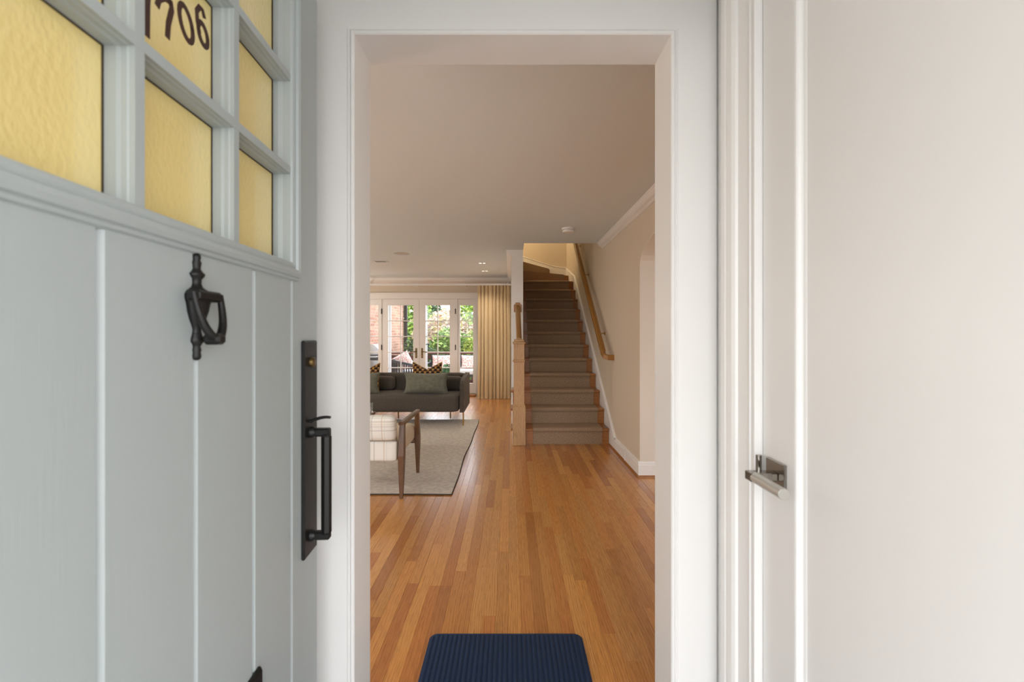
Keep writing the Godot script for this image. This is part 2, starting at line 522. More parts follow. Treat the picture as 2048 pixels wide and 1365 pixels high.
	slab(b, -14, 14, -0.5, -0.3, -20, 0.0)
	structure("ground", b, M.porch_stone, "pale paving outside the entrance", "ground")

	b = MB.new()
	slab(b, -0.535, 0.70, -0.02, 0.0, -0.12, DOOR_WALL - 0.021)  # unseen dark floor, keeps bounce off the opening head and jambs
	structure("floor_vestibule_unseen", b, M.slate, "dark slate floor of the vestibule, out of view, dims bounce onto the jambs", "floor")
	b = MB.new()
	slab(b, -1.25, 1.4, 2.36, 2.5, -2.2, -0.12)  # porch cover out of view, shades the vestibule
	structure("unseen_roof", b, M.white_paint, "flat white slab over the porch, out of view, shading the vestibule", "unseen_roof")

# ---------------------------------------------------------------- vestibule trim
func build_entry():
	# casing round the opening: flat board with a double bead at the edge
	var prof := pv([0, 0, 0, 0.013, 0.0025, 0.017, 0.0075, 0.017, 0.0105, 0.013, 0.0115, 0.010, 0.0135, 0.010, 0.0145, 0.0125, 0.0175, 0.0125, 0.0195, 0.009, 0.118, 0.009, 0.118, 0])
	var P := Vector3(0, 0, 1)
	var b := MB.new()
	b.moulding(prof, [[W(-0.3993, 0, DOOR_WALL), Vector3(-1, 0, 0), P], [W(-0.3993, 2.043, DOOR_WALL), Vector3(-1, 1, 0), P], [W(0.4108, 2.043, DOOR_WALL), Vector3(1, 1, 0), P], [W(0.4108, 0, DOOR_WALL), Vector3(1, 0, 0), P]])
	structure("trim_1", b, M.white_paint, "white beaded casing framing the opening to the living room", "trim")
	# same on the living room side
	b = MB.new()
	var N := Vector3(0, 0, -1)
	b.moulding(prof, [[W(-0.3993, 0, ROOM_FRONT), Vector3(-1, 0, 0), N], [W(-0.3993, 2.043, ROOM_FRONT), Vector3(-1, 1, 0), N], [W(0.4108, 2.043, ROOM_FRONT), Vector3(1, 1, 0), N], [W(0.4108, 0, ROOM_FRONT), Vector3(1, 0, 0), N]])
	structure("trim_2", b, M.white_paint, "white casing on the living room face of the entry wall", "trim")

# ---------------------------------------------------------------- grey entrance door, swung open
func build_front_door():
	var th := atan(0.0644)
	var o := thing("door_1", "grey plank entrance door with nine amber glass panes and iron hardware", "door", W(-0.387 - 0.0644 * 0.11, 0, 0.11), 0.0, "", "structure")
	# local x runs from the hinge to the free edge, z out of the street face
	o.transform.basis = Basis(Vector3(-sin(th), 0, -cos(th)), Vector3.UP, Vector3(cos(th), 0, -sin(th)))
	var T := 0.045
	var gx := [0.0, 0.182, 0.331, 0.477, 0.627, 0.773, 0.91]
	var G0 := 1.42; var G1 := 1.977; var X0 := 0.187; var X1 := 0.765
	var b: MB
	for i in 6:
		b = MB.new()
		var a: float = gx[i]; var e: float = gx[i + 1]
		var c := 0.0055
		# plan outline with a V on both front edges
		var out := [a, -T, e, -T]
		out += ([e, -c, e - c, 0.0] if i < 5 else [e, -0.002, e - 0.002, 0.0])
		out += ([a + c, 0.0, a, -c] if i > 0 else [a + 0.002, 0.0, a, -0.002])
		if i == 0 or i == 5:
			b.prism(pv(out), Vector3(0, 0.012, 0), Vector3(1, 0, 0), Vector3(0, 0, 1), Vector3(0, 2.065, 0))
		else:
			b.prism(pv(out), Vector3(0, 0.012, 0), Vector3(1, 0, 0), Vector3(0, 0, 1), Vector3(0, G0 - 0.014, 0))
		part("board", b, M.door_paint, o)
	b = MB.new()
	b.box(Vector3(gx[1], G1, -T), Vector3(gx[5], 2.077, 0))
	b.box(Vector3(gx[1], G0 - 0.002, -T), Vector3(X0, G1, -0.001)); b.box(Vector3(X1, G0 - 0.002, -T), Vector3(gx[5], G1, -0.001))
	part("top_rail", b, M.door_paint, o)
	# stepped moulding round the glazing
	b = MB.new()
	var prof := pv([-0.006, -0.034, -0.006, -0.02, -0.003, -0.012, -0.002, 0.002, 0.0, 0.006, 0.006, 0.008, 0.011, 0.007, 0.013, 0.012, 0.020, 0.014, 0.026, 0.011, 0.028, 0.006, 0.032, 0.005, 0.034, 0.0, 0.034, -0.003, 0.0, -0.004, 0.0, -0.034])
	var Z := Vector3(0, 0, 1)
	b.moulding(prof, [[Vector3(X0, G0, 0), Vector3(-1, -1, 0), Z], [Vector3(X1, G0, 0), Vector3(1, -1, 0), Z], [Vector3(X1, G1, 0), Vector3(1, 1, 0), Z], [Vector3(X0, G1, 0), Vector3(-1, 1, 0), Z]], true)
	part("glazing_moulding", b, M.door_paint, o)
	# glazing bars
	var px := (X1 - X0) / 3.0; var py := (G1 - G0) / 3.0
	for k in [1, 2]:
		var x: float = X0 + px * k; var y: float = G0 + py * k
		var bar := [-0.007, 0.002, 0.007, 0.002, 0.007, -0.004, 0.008, -0.006, 0.008, -0.012, 0.0095, -0.016, 0.0095, -0.034, -0.0095, -0.034, -0.0095, -0.016, -0.008, -0.012, -0.008, -0.006, -0.007, -0.004]
		b = MB.new()
		b.prism(pv(bar), Vector3(x, G0, 0), Vector3(1, 0, 0), Z, Vector3(0, G1 - G0, 0))
		part("glazing_bar", b, M.door_paint, o)
		b = MB.new()
		b.prism(pv(bar), Vector3(X0, y, 0.0004), Vector3(0, 1, 0), Z, Vector3(X1 - X0, 0, 0))
		part("glazing_bar", b, M.door_paint, o)
	for i in 3:
		for j in 3:
			b = MB.new()
			var cx := X0 + px * (i + 0.5); var cy := G0 + py * (j + 0.5)
			b.box(Vector3(cx - px / 2, cy - py / 2, -0.036), Vector3(cx + px / 2, cy + py / 2, -0.030))
			var pane := part("pane", b, M.amber_glass, o, "amber textured glass pane")
			b = MB.new()   # dark line of old glazing putty round the pane
			var hw := px / 2 - 0.009; var hh := py / 2 - 0.009
			b.moulding(pv([-0.0022, -0.03, -0.0022, -0.0288, 0.0005, -0.0285, 0.0005, -0.03]), [[Vector3(cx - hw, cy - hh, 0), Vector3(-1, -1, 0), Z], [Vector3(cx + hw, cy - hh, 0), Vector3(1, -1, 0), Z], [Vector3(cx + hw, cy + hh, 0), Vector3(1, 1, 0), Z], [Vector3(cx - hw, cy + hh, 0), Vector3(-1, 1, 0), Z]], true)
			part("putty_line", b, M.putty, pane)
			if i == 1 and j == 1:
				paint_digits(pane)
	build_knocker(o)
	build_handle(o)
	# letter slot low on the door
	var slot := group("letter_slot", o, "dark iron letter slot plate")
	b = MB.new()
	b.moulding(pv([0, 0, 0, 0.006, 0.004, 0.009, 0.014, 0.009, 0.018, 0.004, 0.018, 0]), [[Vector3(0.328, 0.648, 0), Vector3(-1, -1, 0), Z], [Vector3(0.624, 0.648, 0), Vector3(1, -1, 0), Z], [Vector3(0.624, 0.686, 0), Vector3(1, 1, 0), Z], [Vector3(0.328, 0.686, 0), Vector3(-1, 1, 0), Z]], true)
	part("plate", b, M.black_iron, slot)
	b = MB.new()
	b.box(Vector3(0.328, 0.648, 0.0), Vector3(0.624, 0.686, 0.005), 0.002)
	part("flap", b, M.old_brass, slot)

func ribbon(b: MB, pts: Array, w: float, z: float):
	# a brushed stroke: flat strip with round ends, half a millimetre thick
	var left := []; var right := []
	var n := pts.size()
	for i in n:
		var p: Vector2 = pts[i]
		var t: Vector2 = (pts[mini(i + 1, n - 1)] - pts[maxi(i - 1, 0)]).normalized()
		var s := Vector2(-t.y, t.x) * w * 0.66
		if i == 0: p -= t * w * 0.3
		if i == n - 1: p += t * w * 0.3
		left.append(p + s); right.append(p - s)
	for i in n - 1:
		var r := [left[i], right[i], right[i + 1], left[i + 1]]
		var lo := PackedVector3Array(); var hi := PackedVector3Array()
		for q in r:
			lo.append(Vector3(q.x, q.y, z)); hi.append(Vector3(q.x, q.y, z + 0.0006))
		b.loft([lo, hi], true, false, true, -1)

func oval(cx: float, cy: float, rx: float, ry: float, a0 := 0.0, a1 := TAU, slant := 0.0) -> Array:
	var r := []
	for i in 21:
		var a := lerpf(a0, a1, i / 20.0)
		r.append(Vector2(cx + rx * cos(a) + slant * ry * sin(a), cy + ry * sin(a)))
	return r

func paint_digits(pane: Node3D):
	var b := MB.new()
	var z := -0.0300
	ribbon(b, [Vector2(0.4335, 1.650), Vector2(0.434, 1.69), Vector2(0.436, 1.715)], 0.0066, z)
	ribbon(b, [Vector2(0.4685, 1.672), Vector2(0.4700, 1.690), Vector2(0.4735, 1.703), Vector2(0.4765, 1.714), Vector2(0.4740, 1.723)], 0.0066, z)
	ribbon(b, [Vector2(0.4505, 1.700), Vector2(0.4535, 1.710), Vector2(0.4625, 1.719), Vector2(0.4740, 1.722)], 0.0062, z)
	ribbon(b, oval(0.5050, 1.7155, 0.0130, 0.0215, 0.0, TAU, -0.25), 0.0062, z)
	ribbon(b, oval(0.5420, 1.7250, 0.0105, 0.0150, 0.0, TAU, -0.2), 0.0062, z)
	ribbon(b, [Vector2(0.5445, 1.753), Vector2(0.5410, 1.7605), Vector2(0.5340, 1.7605), Vector2(0.5275, 1.750), Vector2(0.5290, 1.735), Vector2(0.5330, 1.724)], 0.0060, z)
	part("house_number", b, M.number_paint, pane, "dark brown hand painted number 1706")

func build_knocker(o: Node3D):
	var k := group("door_knocker", o, "black iron urn shaped knocker with swinging ring")
	var x := 0.477; var Z := Vector3(0, 0, 1)
	# urn body: flattened turned profile standing on the door face
	var prof := [[0.0015, 1.387], [0.005, 1.385], [0.0055, 1.381], [0.0042, 1.378], [0.0065, 1.374], [0.0055, 1.370], [0.005, 1.366], [0.008, 1.362], [0.0118, 1.359], [0.0105, 1.356], [0.0065, 1.352], [0.0062, 1.346], [0.0085, 1.341], [0.017, 1.336], [0.0215, 1.331], [0.0215, 1.326], [0.0185, 1.318], [0.0165, 1.308], [0.0125, 1.298], [0.008, 1.290], [0.0055, 1.284], [0.0065, 1.279], [0.0092, 1.272], [0.0095, 1.268], [0.006, 1.264], [0.0045, 1.261], [0.0062, 1.257], [0.005, 1.253], [0.0062, 1.249], [0.005, 1.245], [0.0015, 1.243]]
	var b := MB.new()
	var rings := []
	for p in prof:
		var r := PackedVector3Array()
		for j in 12:
			var a := PI * j / 11
			r.append(Vector3(x + cos(a) * p[0], p[1], sin(a) * (0.003 + p[0] * 0.72)))
		rings.append(r)
	b.loft(rings, true, false, true, 0)
	part("knocker_body", b, M.black_iron, k)
	# horizontal pivot bar across the urn's shoulder
	b = MB.new()
	b.box(Vector3(x - 0.026, 1.322, 0.004), Vector3(x + 0.026, 1.336, 0.0215), 0.003)
	part("pivot_bar", b, M.black_iron, k)
	# swinging ring, hanging a little off the door
	b = MB.new()
	var path := []; var rad := []
	for i in 25:
		var t := i / 24.0
		var a := PI * t
		var hx := 0.0275 * cos(a)
		var s := sin(a)
		var y := 1.333 - 0.061 * pow(s, 0.9)
		path.append(Vector3(x + hx * (1.0 if s < 0.7 else 1.0 - (s - 0.7) * 0.25), y, 0.016 + 0.012 * s))
		rad.append(0.0042 + 0.0016 * s)
	b.tube(path, rad, 12)
	part("ring", b, M.black_iron, k)
	b = MB.new()
	b.box(Vector3(x - 0.010, 1.264, 0.014), Vector3(x + 0.010, 1.279, 0.036), 0.004)
	part("striker", b, M.black_iron, k)

func build_handle(o: Node3D):
	var h := group("handle_set", o, "tall black iron plate with pull grip and thumb latch")
	var b := MB.new()
	b.box(Vector3(0.818, 0.792, 0.0), Vector3(0.890, 1.263, 0.008), 0.003)
	part("back_plate", b, M.black_iron, h)
	b = MB.new()
	b.lathe([[0.0105, 0.0], [0.0105, 0.006], [0.0085, 0.009], [0.0, 0.009]], Vector3(0.853, 1.215, 0.007), Vector3(0, 0, 1), 18)
	part("key_cylinder", b, M.old_brass, h)
	# grip on two elbows
	var gx := 0.853; var gz := 0.041
	for y in [1.066, 0.826]:
		b = MB.new()
		b.lathe([[0.0125, 0.0], [0.0125, 0.007], [0.0095, 0.010], [0.0095, 0.012]], Vector3(gx, y - 0.006 if y > 1 else y + 0.006, 0.007), Vector3(0, 0, 1), 16, 0)
		part("grip_boss", b, M.black_iron, h)
		b = MB.new()
		var yy: float = y - 0.006 if y > 1.0 else y + 0.006
		b.box(Vector3(gx - 0.0085, yy - 0.009, 0.016), Vector3(gx + 0.0085, yy + 0.009, gz + 0.0085), 0.003)
		var y2: float = yy - 0.03 if y > 1.0 else yy + 0.03
		b.box(Vector3(gx - 0.0085, minf(yy, y2), gz - 0.0085), Vector3(gx + 0.0085, maxf(yy, y2), gz + 0.0085), 0.003)
		part("grip_elbow", b, M.black_iron, h)
	b = MB.new()
	b.lathe([[0.0, 0.838], [0.0105, 0.838], [0.0115, 0.840], [0.0115, 1.050], [0.0105, 1.052], [0.0, 1.052]], Vector3(gx, 0, gz), Vector3.UP, 8, -1)
	part("grip", b, M.black_iron, h)
	b = MB.new()
	var path := []; var rad := []
	for i in 9:
		var t := i / 8.0
		path.append(Vector3(gx, 1.083 + 0.010 * sin(t * PI * 0.62), 0.006 + t * 0.043))
		rad.append(lerpf(0.0095, 0.0075, t))
	b.tube(path, rad, 10, 0, 0.42)
	part("thumb_latch", b, M.black_iron, h)

# ---------------------------------------------------------------- closet door in the side wall
func build_closet_door():
	# casing, drawn in plan and run up the wall: back band, flat, inner bead
	var b := MB.new()
	var plan := [0.535, 1.126, 0.528, 1.10, 0.516, 1.062, 0.512, 1.056, 0.5075, 1.048, 0.5075, 1.032, 0.511, 1.029, 0.511, 1.021, 0.5075, 1.018, 0.5075, 1.000, 0.512, 0.992, 0.518, 0.990, 0.518, 0.948, 0.5165, 0.946, 0.5155, 0.939, 0.519, 0.9365, 0.519, 0.931, 0.516, 0.929, 0.516, 0.921, 0.535, 0.921]
	b.prism(pv(plan), Vector3.ZERO, Vector3(1, 0, 0), Vector3(0, 0, -1), Vector3(0, 2.18, 0))
	b.prism(pv([0.535, 0.06, 0.508, 0.07, 0.508, 0.12, 0.518, 0.13, 0.518, 0.19, 0.516, 0.199, 0.535, 0.199]), Vector3.ZERO, Vector3(1, 0, 0), Vector3(0, 0, -1), Vector3(0, 2.18, 0))
	b.box(W(0.518, 2.062, 0.199), W(0.535, 2.18, 0.921))
	structure("trim_4", b, M.white_paint, "white moulded casing around the closet door", "trim")
	var o := thing("door_2", "white panelled closet door with square nickel lever set", "door", W(0.533, 0, 0.9185), 0.0, "", "structure")
	# local: x into the wall, z towards the viewer (depth falls along +z)
	var T := 0.035; var L := 0.715
	for r in [["stile", 0.0, 0.1035, 0.012, 2.055], ["stile", L - 0.1035, L, 0.012, 2.055], ["rail", 0.1035, L - 0.1035, 0.012, 0.25], ["rail", 0.1035, L - 0.1035, 1.95, 2.055]]:
		b = MB.new()
		b.box(Vector3(0, r[3], r[1]), Vector3(T, r[4], r[2]), 0.0012)
		part(r[0], b, M.white_paint, o)
	b = MB.new()
	b.box(Vector3(0.0125, 0.25, 0.1035), Vector3(0.026, 1.95, L - 0.1035))
	part("panel", b, M.white_paint, o)
	b = MB.new()
	var X := Vector3(1, 0, 0)
	b.moulding(pv([0, 0.0, 0, 0.0135, -0.017, 0.0135, -0.014, 0.0115, -0.0085, 0.010, -0.006, 0.0075, -0.0045, 0.003, -0.002, 0.0005]), [[Vector3(0, 0.25, 0.1035), Vector3(0, -1, -1), X], [Vector3(0, 0.25, L - 0.1035), Vector3(0, -1, 1), X], [Vector3(0, 1.95, L - 0.1035), Vector3(0, 1, 1), X], [Vector3(0, 1.95, 0.1035), Vector3(0, 1, -1), X]], true)
	part("panel_moulding", b, M.white_paint, o)
	# lever set
	var h := group("lever_set", o, "polished nickel lever on a square rose")
	var cz := 0.9185 - 0.868; var cy := 0.9935
	b = MB.new()
	b.box(Vector3(-0.006, cy - 0.0305, cz - 0.0305), Vector3(0, cy + 0.0305, cz + 0.0305), 0.0012)
	part("rose", b, M.nickel, h)
	b = MB.new()
	b.box(Vector3(-0.044, cy - 0.007, cz - 0.011), Vector3(-0.006, cy + 0.009, cz + 0.011), 0.0015)
	part("neck", b, M.nickel, h)
	b = MB.new()
	b.box(Vector3(-0.0585, cy - 0.0085, cz - 0.013), Vector3(-0.0395, cy + 0.0085, cz + 0.010), 0.001)
	part("lever_block", b, M.nickel, h)
	b = MB.new()
	b.lathe([[0.0, 0.0], [0.0105, 0.0], [0.0105, 0.090], [0.0095, 0.091], [0.0, 0.091]], Vector3(-0.049, cy, cz + 0.008), Vector3(0, 0, 1), 24, -1)
	part("lever", b, M.nickel_brushed, h)
	# strike plate lip on the jamb
	b = MB.new()
	b.tube([W(0.5245, 0.962, 0.9195), W(0.5245, 1.022, 0.9195)], 0.0062, 12)
	var s := part("strike_plate", b, M.nickel, self)
	tag(s, "small nickel strike lip on the closet door jamb", "strike plate")

# ---------------------------------------------------------------- strip oak floor
func plank_mesh(mb: MB, x0: float, x1: float, d0: float, d1: float, c: Color, off: Vector2, dy: float):
	mb.tint = c
	var h := 0.0011
	var t := 0.0 + dy
	var A := [W(x0 + h, t, d0 + h), W(x1 - h, t, d0 + h), W(x1 - h, t, d1 - h), W(x0 + h, t, d1 - h)]
	var B := [W(x0, t - h, d0), W(x1, t - h, d0), W(x1, t - h, d1), W(x0, t - h, d1)]
	var C := [W(x0, -0.018, d0), W(x1, -0.018, d0), W(x1, -0.018, d1), W(x0, -0.018, d1)]
	var U := func(p: Vector3) -> Vector2: return Vector2(p.x - x0, -p.z - d0) + off
	mb.quad(A[0], A[1], A[2], A[3], -1, U.call(A[0]), U.call(A[1]), U.call(A[2]), U.call(A[3]))
	for i in 4:
		var k := (i + 1) % 4
		mb.quad(B[i], B[k], A[k], A[i], -1, U.call(B[i]), U.call(B[k]), U.call(A[k]), U.call(A[i]))
		mb.quad(C[i], C[k], B[k], B[i], -1, U.call(C[i]), U.call(C[k]), U.call(B[k]), U.call(B[i]))

func build_floor():
	var o := thing("floor", "honey oak strip floor running from the entry to the rear doors", "floor", Vector3.ZERO, 0, "", "structure")
	var b := MB.new()
	slab(b, -4.3, 4.46, -0.12, -0.018, 0.0, REAR + 0.15)
	part("subfloor", b, M.oak_stair, o)
	var tones := [srgb(206, 147, 83), srgb(202, 142, 78), srgb(213, 157, 92), srgb(192, 130, 70), srgb(206, 147, 81), srgb(186, 123, 65), srgb(209, 151, 84), srgb(200, 139, 76)]
	var planks := []
	var w := 0.0572
	var row := 0
	var x := -4.3
	while x < 4.4:
		var d := ROOM_FRONT - rng.randf() * 0.8
		while d < REAR:
			var l := rng.randf_range(0.35, 1.5)
			var e: float = minf(d + l, REAR)
			if REAR - e < 0.2: e = REAR
			var a: float = maxf(d, DOOR_WALL - 0.02 if absf(x) < 0.45 else 0.1)
			if e > a + 0.01 and not (x > 1.12 and (a > 6.0)):
				var c: Color = tones[rng.randi() % tones.size()]
				var k := rng.randf_range(0.97, 1.08)
				c = Color(c.r * k, c.g * k * 0.975, c.b * k * 0.92).srgb_to_linear()
				var off := Vector2(rng.randf() * 3.0, rng.randf() * 7.0)
				planks.append([x, minf(x + w, 4.46), a, e, c, off, rng.randf_range(-0.0002, 0.0)])
			d = e
		x += w
		row += 1
	# pick the ones that show largest through the opening
	var ranked := []
	for i in planks.size():
		var p: Array = planks[i]
		var xm: float = (p[0] + p[1]) / 2
		var near: float = maxf(p[2], 1.83)
		if p[3] < 1.85: continue
		if xm < -0.50 and p[2] > 3.45 and p[3] < 6.35: continue
		if xm > 0.17 and xm < 1.15 and p[2] > 5.0: continue
		if absf(xm) > near * 0.33 + 0.35 * (p[3] - near): continue
		ranked.append([1.0 / near - 1.0 / p[3], i])
	ranked.sort_custom(func(q, r): return q[0] > r[0])
	var single := {}
	for k in mini(299, ranked.size()): single[ranked[k][1]] = true
	var rest := MB.new()
	for i in planks.size():
		var p: Array = planks[i]
		if single.has(i):
			var m := MB.new()
			plank_mesh(m, p[0], p[1], p[2], p[3], p[4], p[5], p[6])
			part("plank", m, M.oak_floor, o)
		else:
			plank_mesh(rest, p[0], p[1], p[2], p[3], p[4], p[5], p[6])
	var s := part("far_planks", rest, M.oak_floor, o)
	s.set_meta("kind", "stuff")

# ---------------------------------------------------------------- stairs
func nose(n: int) -> float: return STAIR0 + (n - 1) * RUN

func build_stairs():
	var b: MB
	var o := thing("staircase", "oak staircase with pale newel post turning at the top", "stairs")
	var R := 1.128
	for n in range(1, 13):
		var y := n * RISE
		var L := 0.004 if n <= 3 else 0.17
		var d := nose(n)
		var e := nose(n + 1) + 0.03 if n < 12 else 8.55
		b = MB.new()
		b.box(W(L, y - 0.028, d), W(R, y, e), 0.006, 0)
		part("tread", b, M.oak_stair, o)
		b = MB.new()
		b.box(W(0.03 if n <= 3 else 0.17, y - RISE, d + 0.028), W(R, y - 0.028, d + 0.05), 0.0, 0)
		part("riser", b, M.oak_stair, o)
	# winders turning towards the upper hall
	b = MB.new()
	b.prism(pv([0.17, 7.845, R, 8.475, R, REAR - 0.02, 0.17, REAR - 0.02]), Vector3(0, 12 * RISE - 0.03, 0), Vector3(1, 0, 0), Vector3(0, 0, -1), Vector3(0, RISE + 0.03, 0))
	part("winder", b, M.oak_stair, o)
	b = MB.new()
	b.prism(pv([0.17, 7.93, 0.80, REAR - 0.02, 0.17, REAR - 0.02]), Vector3(0, 13 * RISE, 0), Vector3(1, 0, 0), Vector3(0, 0, -1), Vector3(0, RISE, 0))
	part("winder", b, M.oak_stair, o)
	# white closed string on the room side below the open steps
	b = MB.new()
	var st := [STAIR0 + 0.02, 0.0]
	for n in range(1, 4): st += [nose(n) + 0.03, n * RISE - 0.03, nose(n + 1) + 0.03, n * RISE - 0.03]
	st += [5.87, 3 * RISE, 5.87, 0.0]
	b.prism(pv(st), Vector3(0.022, 0, 0), Vector3(0, 0, -1), Vector3(0, 1, 0), Vector3(0.02, 0, 0))
	part("stringer", b, M.white_paint, o)
	# newel: base block, shaft, band, cap
	var nw := group("newel_post", o, "pale oak box newel post")
	var cx := 0.0975; var cd := 5.0
	for s in [["base_block", 0.0745, 0.0, 0.44, 0.004], ["shaft", 0.0605, 0.44, 1.155, 0.003], ["band", 0.072, 0.945, 0.975, 0.009], ["cap", 0.073, 1.150, 1.178, 0.008], ["cap_block", 0.056, 1.178, 1.206, 0.006]]:
		b = MB.new()
		b.box(W(cx - s[1], s[2], cd - s[1]), W(cx + s[1], s[3], cd + s[1]), s[4], 1)
		part(s[0], b, M.oak_newel, nw)
	b = MB.new()   # sloped shoulder between block and shaft
	b.loft([PackedVector3Array([W(cx - 0.0745, 0.44, cd - 0.0745), W(cx + 0.0745, 0.44, cd - 0.0745), W(cx + 0.0745, 0.44, cd + 0.0745), W(cx - 0.0745, 0.44, cd + 0.0745)]), PackedVector3Array([W(cx - 0.062, 0.462, cd - 0.062), W(cx + 0.062, 0.462, cd - 0.062), W(cx + 0.062, 0.462, cd + 0.062), W(cx - 0.062, 0.462, cd + 0.062)])], true, false, true, -1)
	part("shoulder", b, M.oak_newel, nw)
	# short banister up to a rosette on the wall end
	b = MB.new()
	var a0 := W(cx, 1.165, 5.02); var a1 := W(cx, 1.60, 5.86)
	b.moulding(pv([-0.033, 0.0, -0.033, 0.028, -0.026, 0.046, -0.012, 0.056, 0.012, 0.056, 0.026, 0.046, 0.033, 0.028, 0.033, 0.0]), [[a0, Vector3(1, 0, 0), Vector3.UP], [a1, Vector3(1, 0, 0), Vector3.UP]])
	part("banister", b, M.oak_rail, o)
	b = MB.new()
	var ro := []
	for p in [[-0.052, -0.055], [0.052, -0.055], [0.052, 0.04], [0.042, 0.052], [0.035, 0.052], [0.028, 0.075], [-0.028, 0.075], [-0.035, 0.052], [-0.042, 0.052], [-0.052, 0.04]]: ro += [p[0], p[1]]
	b.prism(pv(ro), W(cx, 1.612, 5.868), Vector3(1, 0, 0), Vector3.UP, Vector3(0, 0, 0.02))
	part("rosette", b, M.oak_rail, o)
	for n in range(1, 4):
		for k in 2:
			var d := nose(n) + 0.10 + k * 0.125
			if d < 5.1 or d > 5.82: continue
			b = MB.new()
			b.box(W(cx - 0.016, n * RISE, d - 0.016), W(cx + 0.016, 1.165 + (d - 5.02) * 0.518, d + 0.016), 0.002)
			part("baluster", b, M.white_paint, o)
	# partition along the stairs
	b = MB.new()
	slab(b, 0.013, 0.17, 0.0, CEIL, 5.868, REAR)
	structure("wall_stair", b, M.white_paint, "white wall end rising beside the stairs to the ceiling", "wall")
	b = MB.new()
	slab(b, 0.17, WALL_R, 0.0, 5.0, REAR, REAR + 0.15)
	slab(b, -4.44, 0.17, 2.74, 5.0, REAR, REAR + 0.15)
	structure("wall_stair_rear", b, M.wall_paint, "cream wall at the back of the stairwell", "wall")
	# skirting that climbs with the steps
	b = MB.new()
	b.prism(pv([4.73, 0.0, 4.73, 0.133, 7.74, 2.285, REAR, 2.604, REAR, 2.2, 7.8, 2.0, 5.0, 0.0]), Vector3(1.131, 0, 0), Vector3(0, 0, -1), Vector3.UP, Vector3(0.019, 0, 0))
	var dirs := [Vector3(0, 1, 0), Vector3(0, 1, 0), Vector3(0, 1, 0)]
	b.moulding(pv([-0.022, 0, 0, 0, 0, 0.019, -0.004, 0.027, -0.016, 0.027, -0.022, 0.019]), [[W(WALL_R, 0.140, 4.73), dirs[0], Vector3(-1, 0, 0)], [W(WALL_R, 2.292, 7.74), dirs[1], Vector3(-1, 0, 0)], [W(WALL_R, 2.611, REAR), dirs[2], Vector3(-1, 0, 0)]])
	structure("trim_5", b, M.white_paint, "white skirting board climbing beside the stairs", "trim")
	b = MB.new()
	b.prism(pv([1.15, 2.2, 1.15, 2.604, 0.86, 2.645, 0.17, 2.87, 0.17, 2.2]), W(0, 0, REAR - 0.019), Vector3(1, 0, 0), Vector3.UP, Vector3(0, 0, -0.019))
	b.moulding(pv([-0.022, 0, 0, 0, 0, 0.019, -0.004, 0.027, -0.016, 0.027, -0.022, 0.019]), [[W(1.15, 2.611, REAR), Vector3.UP, Vector3(0, 0, 1)], [W(0.86, 2.652, REAR), Vector3.UP, Vector3(0, 0, 1)], [W(0.17, 2.877, REAR), Vector3.UP, Vector3(0, 0, 1)]])
	structure("trim_6", b, M.white_paint, "white skirting board behind the winding top steps", "trim")
	# baseboard on the beige wall and round the arch jamb, with an oak shoe
	b = MB.new()
	var bp := pv([0, 0, 0.018, 0, 0.018, 0.105, 0.013, 0.112, 0.013, 0.125, 0.006, 0.136, 0, 0.138])
	b.prism(bp, W(WALL_R, 0, 3.867), Vector3(-1, 0, 0), Vector3.UP, W(0, 0, 0.863))
	b.prism(bp, W(1.132, 0, 3.867), Vector3(0, 0, 1), Vector3.UP, Vector3(0.20, 0, 0))
	b.box(W(1.128, 0.012, 4.30), W(1.133, 0.118, 4.316), 0.001)
	structure("baseboard_right", b, M.white_paint, "white baseboard running from the arch to the stairs", "baseboard")
	b = MB.new()
	b.prism(pv([0, 0, 0.014, 0, 0.012, 0.008, 0.006, 0.014, 0, 0.017]), W(1.132, 0, 3.85), Vector3(-1, 0, 0), Vector3.UP, W(0, 0, 1.12))
	b.prism(pv([0, 0, 0.014, 0, 0.012, 0.008, 0.006, 0.014, 0, 0.017]), W(1.118, 0, 3.849), Vector3(0, 0, 1), Vector3.UP, Vector3(0.21, 0, 0))
	structure("trim_7", b, M.oak_stair, "oak shoe moulding along the foot of the baseboard", "trim")
	# runner carpet: wraps every step
	b = MB.new(true)
	var x0 := 0.26; var x1 := 1.048; var t := 0.011
	var line := [Vector2(STAIR0 + 0.022, 0.002)]
	for n in range(1, 13):
		var d := nose(n); var y := n * RISE
		line.append(Vector2(d + 0.020, y - 0.045))
		line.append(Vector2(d + 0.004, y - 0.036))
		for k in 7:
			var a := -PI / 2 + PI * k / 6.0
			line.append(Vector2(d + 0.002 - cos(a) * 0.016, y - 0.0125 + sin(a) * 0.0165 + (0.0 if k < 6 else 0.002)))
		line.append(Vector2(nose(n + 1) + 0.010 if n < 12 else 7.83, y + 0.005))
	var outer := PackedVector3Array(); var inner := PackedVector3Array()
	var rings := []
	for i in line.size():
		var p: Vector2 = line[i]
		var q: Vector2 = line[mini(i + 1, line.size() - 1)] - line[maxi(i - 1, 0)]
		var nn := Vector2(-q.y, q.x).normalized()
		var a := p + nn * t * 0.5
		var c := p - nn * t * 0.5
		rings.append(PackedVector3Array([W(x0, c.y, c.x), W(x0, a.y, a.x), W(x1, a.y, a.x), W(x1, c.y, c.x)]))
	b.loft(rings, true, false, true, -1)
	var rr := part("stair_runner", b, M.runner_carpet, self)
	tag(rr, "taupe carpet runner covering the middle of the oak steps", "carpet runner")
	# carpet on the two winders
	var wc := MB.new()
	wc.prism(pv([0.24, 7.875, 1.03, 8.398, 1.03, REAR - 0.06, 0.24, REAR - 0.06]), Vector3(0, 12 * RISE + 0.008, 0), Vector3(1, 0, 0), Vector3(0, 0, -1), Vector3(0, RISE + 0.004, 0))
